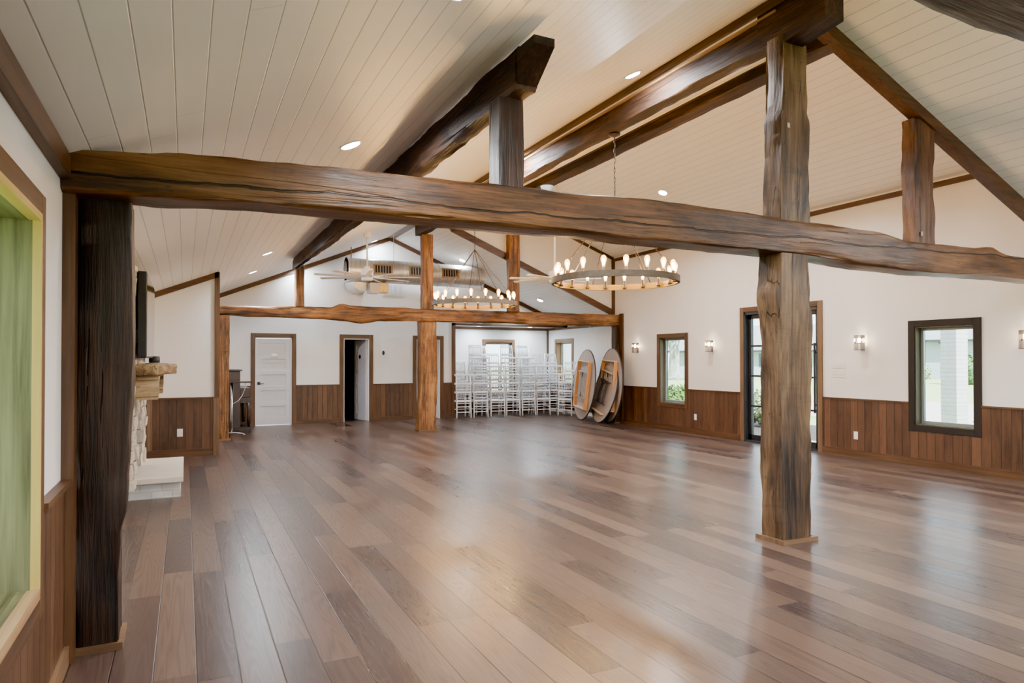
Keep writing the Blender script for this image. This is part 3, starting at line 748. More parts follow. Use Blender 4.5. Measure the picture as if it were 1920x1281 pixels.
trim(box(5.065, 5.09, YD0, YD1, 4.385, 4.42), 'trim_y')
timber('tie_beam', 'silvery-grained dark beam overhead in the upper right corner', 'beam', (XL, .86, 2.46), (XR, .86, 2.46), .26, .26, 'beam_silver', 30, seg=110, rnd=.3, amp=.02, big=.02)
# far frame
def fx(x): return (x - .5) / 8.8
top = [(fx(x), z - 2.575) for x, z in ((.5, 2.525), (1.2, 2.535), (1.88, 2.56), (2.6, 2.565), (2.82, 2.645), (3.0, 2.61), (3.45, 2.60), (4.36, 2.59), (5.2, 2.58), (6.5, 2.585), (9.3, 2.585))]
bot = [(fx(x), z - 2.33) for x, z in ((.5, 2.355), (1.4, 2.34), (2.4, 2.33), (2.9, 2.29), (3.2, 2.255), (3.6, 2.315), (4.6, 2.325), (5.8, 2.315), (7.2, 2.305), (9.3, 2.315))]
timber('tie_beam', 'knobbly orange-brown tie beam of the far frame, in front of the door wall', 'beam', (.5, 13.70, 2.4525), (XR, 13.20, 2.4525), .24, .245, 'post_warmlit', 33, seg=150, n=32, rnd=.36, amp=.014, top=top, bot=bot, big=.01)
o = timber('timber_post', 'far orange-brown post in the middle of the room, in front of the third door', 'post', (4.62, 13.52, 0), (4.62, 13.52, 2.33), .38, .22, 'post_warmlit', 36, up=(0, 1, 0), seg=60, rnd=.22, amp=.012, lft=[(0, -.02), (.6, .02), (1, 0)], big=.01)
base_mold(o, 4.425, 4.815, 13.41, 13.63)
o = timber('timber_post', 'far orange-brown post at the end of the stub wall, beside the piano', 'post', (.64, 13.64, 0), (.64, 13.64, 2.345), .20, .20, 'post_warmlit', 39, up=(0, 1, 0), seg=60, rnd=.24, amp=.012, lft=[(0, .01), (.5, -.02), (.6, .01), (1, 0)], big=.012)
base_mold(o, .54, .74, 13.54, 13.74)
o = timber('timber_post', 'far brown post by the right wall, beside the leaning tables', 'post', (9.22, 13.15, 0), (9.22, 13.15, 2.33), .15, .15, 'post_warmlit', 42, up=(0, 1, 0), seg=60, rnd=.2, amp=.009, big=.004)
o.data.materials[0] = M['strut2'] = timber_mat('post_far_right', (.015, .007, .0035), (.062, .026, .011), (.14, .066, .026), .5, 0, 10.0)
base_mold(o, 9.145, 9.272, 13.075, 13.225)
timber('strut_post', 'left short post on the far tie beam, under the end of the purlin', 'post', (2.01, 13.58, 2.565), (2.01, 13.58, 3.37), .175, .16, 'post_warmlit', 45, up=(0, 1, 0), seg=30, rnd=.35, amp=.008, big=.006)
timber('king_post', 'tall middle post on the far tie beam behind the nearer fan', 'post', (4.60, 13.46, 2.585), (4.60, 13.46, 4.17), .24, .18, 'post_warmlit', 48, up=(0, 1, 0), seg=50, rnd=.35, amp=.012, big=.012)
timber('strut_post', 'right short post on the far tie beam between the two chandeliers', 'post', (6.53, 13.23, 2.575), (6.53, 13.23, zd(6.62) - .05), .26, .18, 'post_warmlit', 51, up=(0, 1, 0), seg=40, rnd=.3, amp=.012, big=.012)

# ------------------------------------------------------------------ fireplace, hearth, mantel, TV
fp = thing('fireplace', 'rough limestone fireplace on the left wall behind the dark post', 'fireplace', (-.5, 8.65, .2))
def stones(y0, y1, z0, z1, xf, n, seed):
    bm = nb(); rr = random.Random(seed); z = z0
    while z < z1 - .02:
        hh = min(rr.uniform(.09, .19), z1 - z)
        y = y0
        while y < y1 - .02:
            w = min(rr.uniform(.16, .36), y1 - y)
            if y1 - (y + w) < .09: w = y1 - y
            pr = rr.uniform(.0, .035)
            vs = bm_box(bm, XL, xf + pr, y + .006, y + w - .006, z + .006, z + hh - .006)
            y += w
        z += hh
    g = bmesh.ops.subdivide_edges(bm, edges=[e for e in bm.edges], cuts=2, use_grid_fill=True)
    for v in bm.verts:
        nv = noise.noise_vector(v.co * 9)
        v.co += V((max(nv.x, -.4) * .022 if v.co.x > XL + .02 else 0, nv.y * .008, nv.z * .008))
    return bm
obj('stone_side', stones(7.55, 8.2, .2, zl(XL) - .02, -.475, 0, 1), M['limestone'], parent=fp)
obj('stone_side', stones(9.15, 9.8, .2, zl(XL) - .02, -.475, 0, 2), M['limestone'], parent=fp)
obj('stone_breast', stones(8.2, 9.15, 1.2, zl(XL) - .02, -.475, 0, 3), M['limestone'], parent=fp)
obj('firebox', box(XL, XL + .012, 8.2, 9.15, .2, 1.2), M['tvblack'], parent=fp)
for y in (7.72, 9.25):
    bm = nb(); bm_prism(bm, [(XL + .04, 1.10), (-.25, 1.10), (-.24, 1.335), (XL + .04, 1.335)], 1, y, y + .22)
    bmesh.ops.subdivide_edges(bm, edges=bm.edges[:], cuts=3, use_grid_fill=True)
    for v in bm.verts: v.co += noise.noise_vector(v.co * 11) * .010
    obj('corbel', bm, M['mantel'], parent=fp)
ht = thing('hearth', 'raised hearth with a pale stone slab over white brick', 'hearth', (-.28, 8.95, 0))
bm = nb(); bm_box(bm, XL, -.045, 8.2, 9.75, 0, .172)
bmesh.ops.subdivide_edges(bm, edges=bm.edges[:], cuts=8, use_grid_fill=True)
for v in bm.verts:
    if .005 < v.co.z: v.co += V((noise.noise(v.co * 8) * .014, noise.noise(v.co * 8 + V((5, 5, 5))) * .016, 0)) if v.co.x > XL + .01 else V((0, 0, 0))
obj('brick_base', bm, M['whitebrick'], parent=ht)
obj('slab', box(XL, -.015, 8.13, 9.80, .172, .232), M['slab'], parent=ht, bevel=.006)
Mx, Lm = frame_x((-.355, 7.62, 1.40), (-.30, 9.55, 1.40), (0, 0, 1))
bm = timber_bm(Lm, .20, .125, 61, seg=60, n=30, rnd=.42, amp=.016, big=.02, lft=[(0, 0), (.3, .0), (.5, -.02), (.62, -.055), (1, -.11)])
# local y axis points to -x here, so the lft side faces the room
mn = obj('mantel', bm, M['mantel'], M0=Mx, smooth=True)
tag(mn, 'bent log mantel resting on stubs above the fireplace', 'mantel')
tv = thing('television', 'flat black television on the stone above the mantel', 'television', (-.40, 8.6, 1.52))
obj('housing', box(-.43, -.352, 7.62, 9.45, 1.53, 2.40), M['tvblack'], parent=tv, bevel=.006)
obj('screen', box(-.353, -.348, 7.635, 9.435, 1.545, 2.385), M['tvscreen'], parent=tv)
sb = thing('speaker', 'small dark grey speaker on the mantel under the television', 'speaker', (-.34, 9.45, 1.47))
bm = nb(); bm_lathe(bm, [(.05, 0), (.062, .01), (.062, .075), (.05, .085)], (-.345, 9.38, 1.468), 20); obj('body', bm, M['bluesteel'], parent=sb, smooth=True)

# ------------------------------------------------------------------ piano and table stand in the far left corner
pn = thing('upright_piano', 'dark brown upright piano in the far left corner by the first door', 'piano', (.8, 15.3, 0))
y0, y1 = 14.80, 16.22
obj('case', box(.5, 1.02, y0, y1, .10, 1.28), M['piano'], parent=pn, bevel=.006)
obj('lid', box(.48, 1.06, y0 - .02, y1 + .01, 1.28, 1.31), M['piano'], parent=pn, bevel=.004)
obj('key_bed', box(1.02, 1.24, y0 + .02, y1 - .02, .62, .73), M['piano'], parent=pn, bevel=.004)
obj('fallboard', box(1.02, 1.22, y0 + .02, y1 - .02, .73, .93), M['piano'], parent=pn, bevel=.01)
for y in (y0 + .03, y1 - .10):
    bm = nb(); bm_tube(bm, [(1.19, y + .03, .12), (1.19, y + .03, .3), (1.19, y + .03, .45), (1.19, y + .03, .62)], [.03, .038, .03, .045], 12); obj('leg', bm, M['piano'], parent=pn, smooth=True)
    obj('toe_block', box(.98, 1.25, y, y + .07, .05, .12), M['piano'], parent=pn)
    for x in (.55, 1.21):
        bm = nb(); bm_tube(bm, [(x, y + .02, .028), (x, y + .05, .028)], .028, 12); obj('caster', bm, M['black'], parent=pn)
bm = nb(); bm_box(bm, .5, 1.02, y0, y1, .05, .10); obj('plinth', bm, M['piano'], parent=pn)
st = thing('rolling_table', 'narrow chrome rolling table stand in front of the piano', 'table', (.84, 14.3, 0))
obj('tabletop', box(.76, 1.20, 14.22, 14.52, 1.055, 1.078), M['bronze'], parent=st, bevel=.004)
bm = nb(); bm_tube(bm, [(.83, 14.3, .05), (.83, 14.3, 1.055)], .024, 12); obj('column', bm, M['chrome'], parent=st, smooth=True)
bm = nb(); bm_tube(bm, [(.79, 14.3, .06), (.9, 14.25, .065), (1.02, 14.16, .05), (1.06, 14.12, .03)], [.022, .024, .02, .012], 10)
obj('foot', bm, M['chrome'], parent=st, smooth=True)
bm = nb(); bm_tube(bm, [(.79, 14.3, .06), (.82, 14.42, .055), (.9, 14.5, .03)], [.02, .02, .012], 10); obj('foot', bm, M['chrome'], parent=st, smooth=True)
bm = nb(); bm_tube(bm, [(.855, 14.29, .64), (.95, 14.27, .70), (1.02, 14.26, .80), (1.07, 14.27, .93), (1.08, 14.3, 1.055)], .007, 8); obj('cable', bm, M['white'], parent=st, smooth=True)

# ------------------------------------------------------------------ wall plates, thermostat, detector
def outlet_y(x, y, z, label):   # on right wall
    t = thing('wall_outlet', label, 'outlet', (x, y, z))
    obj('plate', box(x - .006, x, y - .036, y + .036, z - .06, z + .06), M['plate'], parent=t, bevel=.002)
    for dz in (-.024, .024): obj('socket_face', box(x - .009, x - .005, y - .016, y + .016, z + dz - .016, z + dz + .016), M['white'], parent=t)
outlet_y(XR - .02, 10.46, .345, 'white outlet on the wainscot right of the narrow window')
outlet_y(XR - .02, 6.87, .335, 'white outlet on the wainscot between the glass door and the dark window')
t = thing('wall_outlet', 'white outlet on the stub wall above the hearth', 'outlet', (-.07, YS - .02, .38))
obj('plate', box(-.11, -.03, YS - .027, YS - .02, .32, .44), M['plate'], parent=t, bevel=.002)
for dz in (-.024, .024): obj('socket_face', box(-.09, -.05, YS - .03, YS - .026, .38 + dz - .016, .38 + dz + .016), M['white'], parent=t)
for z, lb in ((1.42, 'upper four-gang switch plate right of the glass door'), (1.28, 'lower four-gang switch plate right of the glass door')):
    t = thing('switch_plate', lb, 'switch', (XR, 7.17, z))
    obj('plate', box(XR - .006, XR, 7.06, 7.29, z - .058, z + .058), M['plate'], parent=t, bevel=.002)
    for k in range(4): obj('toggle', box(XR - .016, XR - .005, 7.09 + k * .05, 7.10 + k * .05 + .006, z - .012, z + .014), M['white'], parent=t)
t = thing('thermostat', 'small black oval control on a white plate between the second and third doors', 'thermostat', (4.43, YB, 1.67))
obj('plate', box(4.39, 4.475, YB - .008, YB, 1.60, 1.755), M['white'], parent=t, bevel=.003)
bm = nb(); bm_lathe(bm, [(.03, 0), (.03, .012), (.02, .018)], seg=24)
obj('dial', bm, M['black'], parent=t, M0=Matrix.Translation((4.432, YB - .008, 1.685)) @ Matrix.Rotation(PI / 2, 4, 'X') @ Matrix.Scale(1.9, 4, (0, 1, 0)))
t = thing('beam_spotlight', 'small white cup fixture sitting on top of the foreground tie beam', 'light fixture', (2.22, 4.0, 2.64))
obj('base_plate', box(2.14, 2.31, 3.95, 4.06, 2.63, 2.645), M['white'], parent=t)
bm = nb(); bm_lathe(bm, [(.035, 0), (.042, .05), (.045, .055), (.03, .05)], (2.235, 4.0, 2.645), 20); obj('cup', bm, M['white'], parent=t, smooth=True)
t = thing('return_grille', 'white slatted air return grille high on the door wall below the duct', 'grille', (4.66, YB, 3.25))
obj('frame', box(4.40, 4.95, YB - .012, YB, 3.10, 3.43), M['white'], parent=t)
for k in range(4): obj('louver', box(4.43 + k * .127, 4.53 + k * .127, YB - .018, YB - .008, 3.13, 3.40), simple('louver_grey', (.55, .58, .62), .5) if k == 0 else bpy.data.materials['louver_grey'], parent=t)

# ------------------------------------------------------------------ duct
dt = thing('spiral_duct', 'round spiral steel air duct hung under the far ceiling', 'duct', (5.0, 15.35, 3.58))
Mx = Matrix.Translation((3.30, 15.35, 3.585))
bm = nb(); bm_tube(bm, [(0, 0, 0), (1.1, 0, 0), (2.2, 0, -.005), (3.38, 0, -.01)], .272, 40); d0 = obj('pipe', bm, M['duct'], parent=dt, M0=Mx, smooth=True)
d0.modifiers.new('es', 'EDGE_SPLIT').split_angle = math.radians(50)
bm = nb(); bm_tube(bm, [(0, 0, 0), (.03, 0, 0)], .30, 40); bm_tube(bm, [(-.012, 0, 0), (0, 0, 0)], .2, 32); obj('end_flange', bm, M['chrome'], parent=dt, M0=Mx)
bm = nb(); bm_tube(bm, [(-.02, 0, 0), (-.013, 0, 0)], .17, 32); obj('end_opening', bm, M['wood_inner'], parent=dt, M0=Mx)
bm = nb(); bm_tube(bm, [(2.2, 0, -.005), (2.24, 0, -.005)], .279, 40); obj('seam_band', bm, M['duct'], parent=dt, M0=Mx)
for xa in (3.87, 4.72, 5.53):
    xb = xa + .45
    Mg = Matrix.Translation(((xa + xb) / 2, 15.35, 3.585)) @ Matrix.Rotation(math.radians(-4), 4, 'X')
    bm = nb()
    for q in ((-.225, .225, -.115, -.085), (-.225, .225, .085, .115), (-.225, -.185, -.085, .085), (.185, .225, -.085, .085)): bm_box(bm, q[0], q[1], -.285, -.262, q[2], q[3])
    gf = obj('grille_frame', bm, M['trimlight_x'], parent=dt, M0=Mg)
    bm = nb(); bm_box(bm, -.185, .185, -.276, -.268, -.085, .085); obj('grille_opening', bm, M['black'], parent=gf, M0=Mg)
    for k in range(5):
        bm = nb(); bm_box(bm, -.14 + k * .065, -.125 + k * .065, -.281, -.274, -.085, .085); obj('vane', bm, M['legmetal'], parent=gf, M0=Mg)
for x in (3.42, 4.42, 5.1, 6.35):
    zt = zl(x) if x < RX else zr(x)
    bm = nb(); bm_tube(bm, [(x, 15.35, 3.84), (x, 15.35, zt)], .012 if x < 3.5 else .006, 8); obj('hanger_rod', bm, M['trimpale_z'] if x < 3.5 else M['chrome'], parent=dt)
t = thing('duct_elbow', 'grey round duct elbow going into the door wall under the spiral duct', 'duct', (3.72, 15.8, 3.3))
bm = nb(); bm_tube(bm, [(3.72, 15.42, 3.36), (3.72, 15.7, 3.36), (3.72, YB, 3.36)], .245, 32); obj('pipe', bm, M['duct'], parent=t, smooth=True).modifiers.new('es', 'EDGE_SPLIT').split_angle = math.radians(50)
t = thing('damper_box', 'small steel box with a brass face under the spiral duct', 'duct box', (4.0, 15.3, 3.16))
obj('housing', box(3.80, 4.02, 15.12, 15.40, 3.05, 3.29), M['legmetal'], parent=t)
obj('cover', box(4.02, 4.24, 15.13, 15.38, 3.07, 3.29), simple('brass_cover', (.62, .42, .16), .4, metal=.7, var=.2), parent=t, bevel=.008)

# ------------------------------------------------------------------ chandeliers
def chandelier(cx, cy, zc, ztop, zap, label, phase):
    t = thing('chandelier', label, 'chandelier', (cx, cy, ztop), 'ring chandeliers on the ridge beam')
    R, N = .74, 18
    bm = nb(); seg = 96; rings = []
    for r, z in ((R, -.035), (R, .035), (R - .03, .035), (R - .03, -.035)):
        rings.append([bm.verts.new((cx + r * math.cos(2 * PI * k / seg), cy + r * math.sin(2 * PI * k / seg), zc + z)) for k in range(seg)])
    for i in (0, 1, 3):
        a, b = rings[i], rings[(i + 1) % 4]
        for k in range(seg): bm.faces.new((a[k], a[(k + 1) % seg], b[(k + 1) % seg], b[k]))
    ring = obj('ring', bm, M['ringout'], parent=t)
    bm = nb(); A = []
    for r, z in ((R - .0305, .035), (R - .0305, -.035)): A.append([bm.verts.new((cx + r * math.cos(2 * PI * k / seg), cy + r * math.sin(2 * PI * k / seg), zc + z)) for k in range(seg)])
    for k in range(seg): bm.faces.new((A[0][k], A[0][(k + 1) % seg], A[1][(k + 1) % seg], A[1][k]))
    obj('ring_inside', bm, M['ringin'], parent=ring)
    first = None
    for k in range(N):
        a = 2 * PI * (k + phase) / N; x, y = cx + (R - .055) * math.cos(a), cy + (R - .055) * math.sin(a)
        if first is None:
            bm = nb(); bm_lathe(bm, [(.0, -.028), (.022, -.026), (.022, .002), (.017, .006), (.017, .075), (.0, .077)], (x, y, zc), 12)
            s0 = obj('socket', bm, M['bronze'], parent=t, smooth=True)
            bm = nb(); bm_lathe(bm, [(.0, .076), (.014, .08), (.019, .11), (.030, .145), (.031, .165), (.024, .188), (.010, .20), (0, .203)], (x, y, zc), 12)
            nf = len(bm.faces); bm_lathe(bm, [(.0, .10), (.009, .104), (.011, .13), (.010, .16), (.0, .166)], (x, y, zc), 8)
            bm.faces.ensure_lookup_table()
            for fc in bm.faces[nf:]: fc.material_index = 1
            b0 = obj('bulb', bm, M['bulbglass'], parent=s0, smooth=True); b0.data.materials.append(M['bulb']); first = (x, y)
        else:
            s = s0.copy(); COL.objects.link(s); s.parent = t; s.matrix_parent_inverse = MW[t.name].inverted(); s.matrix_basis = Matrix.Translation((x - first[0], y - first[1], 0)); MW[s.name] = s.matrix_basis.copy()
            b = b0.copy(); COL.objects.link(b); b.parent = s; b.matrix_parent_inverse = Matrix.Identity(4); b.matrix_basis = Matrix.Identity(4)
    for k in range(6):
        a = 2 * PI * (k + .3) / 6
        bm = nb(); bm_tube(bm, [(cx, cy, zap), (cx + (R - .015) * math.cos(a), cy + (R - .015) * math.sin(a), zc + .035)], .005, 6); obj('rod', bm, M['bronze'], parent=t)
    bm = nb(); n = int((ztop - zap) / .055)
    for k in range(n):
        z0 = zap + (ztop - zap) * k / n; h = (ztop - zap) / n
        pts = [(math.cos(q) * .011, 0, z0 + h / 2 + math.sin(q) * h * .62) for q in [2 * PI * j / 10 for j in range(11)]]
        if k % 2: pts = [(0, p[0], p[2]) for p in pts]
        bm_tube(bm, [(cx + p[0], cy + p[1], p[2]) for p in pts], .0035, 5)
    obj('chain', bm, M['bronze'], parent=t)
    bm = nb(); bm_lathe(bm, [(0, -.035), (.03, -.035), (.068, -.02), (.07, 0)], (cx, cy, ztop), 24); obj('canopy', bm, M['bronze'], parent=t, smooth=True)
    return t
chandelier(4.50, 6.43, 2.425, 4.15, 3.35, 'nearer wagon-wheel ring chandelier with glowing filament bulbs', .25)
chandelier(4.50, 10.62, 2.475, 4.15, 3.42, 'farther wagon-wheel ring chandelier in front of the spiral duct', .1)

# ------------------------------------------------------------------ ceiling fans
def fan(cx, cy, zh, ztop, R, rot, label, sl):
    t = thing('ceiling_fan', label, 'ceiling fan', (cx, cy, ztop))
    bm = nb(); bm_lathe(bm, [(.0, .0), (.07, 0), (.075, .02), (.075, .13), (0, .14)], (cx, cy, ztop - .12), 24); obj('canopy', bm, M['white'], parent=t, smooth=True)
    bm = nb(); bm_tube(bm, [(cx, cy, zh + .2), (cx, cy, ztop - .1)], .018, 12); obj('downrod', bm, M['white'], parent=t, smooth=True)
    bm = nb(); bm_lathe(bm, [(0, .19), (.05, .185), (.055, .15), (.115, .135), (.12, .125), (.12, .01), (.11, 0), (.0, 0)], (cx, cy, zh + .03), 32); obj('motor', bm, M['white'], parent=t, smooth=True).modifiers.new('es', 'EDGE_SPLIT').split_angle = math.radians(40)
    bm = nb(); bm_lathe(bm, [(0, .035), (.09, .035), (.09, 0), (0, 0)], (cx, cy, zh - .002), 24); obj('blade_hub', bm, M['chrome'], parent=t)
    bm = nb(); bm_lathe(bm, [(0, 0), (.10, 0), (.11, .02), (.11, .06), (0, .06)], (cx, cy, zh - .062), 32); obj('switch_housing', bm, M['white'], parent=t, smooth=True)
    N = 9
    for k in range(N):
        Mx = Matrix.Translation((cx, cy, zh + .012)) @ Matrix.Rotation(2 * PI * k / N + rot, 4, 'Z') @ Matrix.Rotation(math.radians(14), 4, 'X')
        bm = nb(); pr = [(.10, .035), (.2, .052), (.6 * R, .05), (R - .03, .047), (R, .03)]
        top = [(x, w) for x, w in pr] + [(x, -w) for x, w in pr[::-1]]
        bm_prism(bm, top, 2, -.004, .004); obj('blade', bm, M['white'], parent=t, M0=Mx)
fan(3.22, 13.05, 3.14, zl(3.22) + .01, 1.02, .35, 'white many-bladed ceiling fan in front of the spiral duct', 1)
fan(6.60, 11.5, 3.10, zd(6.6) + .01, .92, .1, 'white many-bladed ceiling fan behind the nearer chandelier', 1)

# ------------------------------------------------------------------ recessed lights
def can(x, y, z, sl, label, watts=45, disc=True, col=(.97, .98, 1.0)):
    nrm = V((-sl, 0, 1)).normalized()
    rot = V((0, 0, 1)).rotation_difference(nrm).to_matrix().to_4x4()
    Mx = Matrix.Translation((x, y, z)) @ rot
    if disc:
        t = thing('recessed_light', label, 'recessed light', (x, y, z), 'recessed ceiling lights')
        bm = nb(); bm_lathe(bm, [(.094, 0), (.094, -.004), (.082, -.009), (.074, -.004), (.074, 0)], seg=32); obj('trim_ring', bm, M['white'], parent=t, M0=Mx)
        bm = nb(); bm_lathe(bm, [(0, -.0045), (.074, -.0045), (.074, -.001), (0, -.001)], seg=32); obj('lens', bm, M['can'], parent=t, M0=Mx)
    ld = bpy.data.lights.new('can_light', 'AREA'); ld.shape = 'DISK'; ld.size = .13; ld.energy = watts; ld.color = col; ld.spread = math.radians(165)
    lo = bpy.data.objects.new('can_light', ld); COL.objects.link(lo)
    lo.matrix_world = Matrix.Translation(V((x, y, z)) - nrm * .015) @ rot
    lo.visible_camera = True
for x, y, lb in ((4.0, 5.4, 'recessed light high on the left slope near the ridge, above the foreground beam'), (1.158, 5.232, 'recessed light low on the left slope just beyond the foreground beam'), (1.14, 2.79, 'recessed light at the top edge of the photo on the left slope'),
                 (1.16, 11.143, 'middle recessed light of the left row, above the stub wall'), (1.15, 13.6, 'third recessed light of the left row, beyond the stub wall'), (4.1, 8.4, 'recessed light near the ridge beside the foreground strut post'), (4.121, 16.0, 'recessed light by the peak of the door wall'), (2.284, 16.02, 'recessed light over the far strut post')):
    can(x, y, zl(x), SL, lb, 28 if y < 15 else 11, True, (.97, .98, 1.0) if y < 9 else (.80, .90, 1.0))
for x, y, lb in ((6.137, 15.264, 'recessed light on the far right slope above the duct'), (8.344, 15.299, 'recessed light on the far right slope above the chairs')):
    can(x, y, zr(x), -SL, lb, 20, True, (.80, .90, 1.0))
for x, y, lb in ((7.766, 7.084, 'recessed light on the raised ceiling beside the king post'), (7.775, 9.6, 'recessed light on the raised ceiling above the narrow window')):
    can(x, y, zd(x), -DS, lb, 38)
for x, y, lb in ((7.3, 16.95, 'added fill light on the alcove ceiling over the left chairs'), (8.9, 16.95, 'added fill light on the alcove ceiling by the side window')): can(x, y, 2.45, 0, lb, 9, True, (.74, .88, 1.0))  # both added to brighten the dim alcove
for x, y in ((1.1, .5), (1.1, -2.0), (4.0, .5), (4.0, -2.0)): can(x, y, zl(x), SL, 'added unseen lamp behind the photographer over the left slope', 44, False)  # unseen fill lamps added to light the near room
for x, y in ((7.8, 1.6), (7.8, -1.5)): can(x, y, zr(x), -SL, 'added unseen lamp behind the photographer over the right slope', 44, False)  # more added fill lamps, out of view on the right

# ------------------------------------------------------------------ sconces
def sconce(y, z, label):
    t = thing('wall_sconce', label, 'sconce', (XR, y, z))
    obj('backplate', box(XR - .018, XR, y - .028, y + .028, z - .11, z + .11), M['bronze'], parent=t, bevel=.003)
    bm = nb(); bm_tube(bm, [(XR - .02, y, z - .01), (XR - .085, y, z - .01)], .008, 8); bm_tube(bm, [(XR - .085, y, z - .01), (XR - .085, y, z + .0)], .013, 10); obj('arm', bm, M['bronze'], parent=t)
    bm = nb()
    for q in ((XR - .135, XR - .128, y - .055, y + .055), (XR - .04, XR - .033, y - .055, y + .055), (XR - .128, XR - .04, y - .055, y - .048), (XR - .128, XR - .04, y + .048, y + .055)): bm_box(bm, *q, z - .11, z + .11)
    obj('glass_shade', bm, M['shadeglass'], parent=t)
    bm = nb()
    for zz in (z - .113, z + .107): bm_box(bm, XR - .136, XR - .032, y - .056, y - .048, zz, zz + .006); bm_box(bm, XR - .136, XR - .032, y + .048, y + .056, zz, zz + .006); bm_box(bm, XR - .136, XR - .129, y - .056, y + .056, zz, zz + .006)
    obj('shade_rim', bm, M['bronze'], parent=t)
    bm = nb(); bm_tube(bm, [(XR - .14, y, z), (XR - .175, y, z)], [.006, .010], 10); obj('finial', bm, M['black'], parent=t)
    bm = nb(); bm_lathe(bm, [(0, 0), (.016, .01), (.026, .04), (.02, .065), (0, .075)], (XR - .085, y, z), 14); obj('bulb', bm, M['sconcebulb'], parent=t, smooth=True)
sconce(12.39, 1.78, 'small glass wall sconce next to the far right post')
sconce(10.0, 1.77, 'small glass wall sconce between the narrow window and the glass door')
sconce(6.757, 1.76, 'small glass wall sconce between the glass door and the dark-framed window')
sconce(4.52, 1.745, 'wall sconce at the right edge of the view past the dark window')

# ------------------------------------------------------------------ stacked chairs
def chair_proto():
    root = thing('chiavari_chair', 'white spindle-back chair', 'chair', (0, 0, 0), 'stacked white chairs')
    SZ = .42
    bm = nb(); bm_prism(bm, [(-.205, -.2), (.205, -.2), (.185, .19), (-.185, .19)], 2, SZ - .012, SZ + .038)
    obj('seat', bm, M['chair'], parent=root, bevel=.012)
    for sx in (-1, 1):
        bm = nb(); bm_tube(bm, [(sx * .195, -.205, 0), (sx * .185, -.175, SZ)], .019, 8); obj('leg', bm, M['chair'], parent=root, smooth=True)
        bm = nb(); bm_tube(bm, [(sx * .18, .25, 0), (sx * .172, .185, .40), (sx * .172, .195, .52), (sx * .165, .25, .78)], [.018, .02, .018, .015], 8); obj('leg', bm, M['chair'], parent=root, smooth=True)
        bm = nb()
        for z in (.22,): bm_tube(bm, [(sx * .19, -.19, z), (sx * .176, .215, z)], .012, 6)
        obj('side_stretcher', bm, M['chair'], parent=root, smooth=True)
    bm = nb()
    for z in (.15, .29): bm_tube(bm, [(-.19, -.192, z), (.19, -.192, z)], .012, 6)
    obj('front_stretcher', bm, M['chair'], parent=root, smooth=True)
    bm = nb(); bm_tube(bm, [(-.178, .22, .2), (.178, .22, .2)], .012, 6); obj('rear_stretcher', bm, M['chair'], parent=root, smooth=True)
    bm = nb()
    def by(z): return .195 + (z - .52) * .211
    for z in (.53, .73, .768): bm_tube(bm, [(-.168, by(z), z), (.168, by(z), z)], .014, 6)
    for k in range(6):
        x = -.115 + k * .046; bm_tube(bm, [(x, by(.53), .53), (x, by(.73), .73)], .0085, 6)
    obj('back_rails', bm, M['chair'], parent=root, smooth=True)
    return root
CH = chair_proto(); CH_used = [False]; CH_parts = list(CH.children)
ORD = ['bottom', 'second', 'third', 'fourth', 'fifth', 'sixth']
def place_chair(x, y, z, rz, label):
    Mx = Matrix.Translation((x, y, z)) @ Matrix.Rotation(rz, 4, 'Z')
    if not CH_used[0]:
        CH_used[0] = True; r = CH
    else:
        r = CH.copy(); COL.objects.link(r)
        for p in CH_parts:
            c = p.copy(); COL.objects.link(c); c.parent = r; c.matrix_parent_inverse = Matrix.Identity(4)
    r.matrix_basis = Mx; r['label'] = label
def stack(x, y, rz, n, where, lean=.012):
    for k in range(n):
        pos = 'topmost' if k == n - 1 else ('lowest' if k == 0 else ORD[k] + ' up')
        d = lean * k
        place_chair(x + math.sin(rz) * -d, y + math.cos(rz) * d, .225 * k, rz, 'white chair, %s in the %s' % (pos, where))
R_ = math.radians
stack(6.50, 16.22, R_(-4), 4, 'front stack half hidden by the opening trim')
stack(6.98, 16.22, R_(-4), 6, 'tall first full front stack from the left')
stack(7.48, 16.22, R_(-6), 5, 'second full front stack from the left')
stack(7.92, 16.22, R_(-3), 6, 'third full front stack, below the back window')
stack(8.40, 16.22, R_(-4), 6, 'fourth full front stack from the left')
stack(8.86, 16.22, R_(-6), 5, 'fifth full front stack from the left')
stack(9.32, 16.30, R_(-8), 5, 'sixth front stack behind the turned one')
stack(9.36, 15.62, R_(-52), 4, 'turned stack at the right end by the round tables')
stack(7.40, 16.95, R_(-12), 6, 'rear stack left of the back window')
stack(8.75, 16.95, R_(-12), 6, 'rear stack right of the back window')

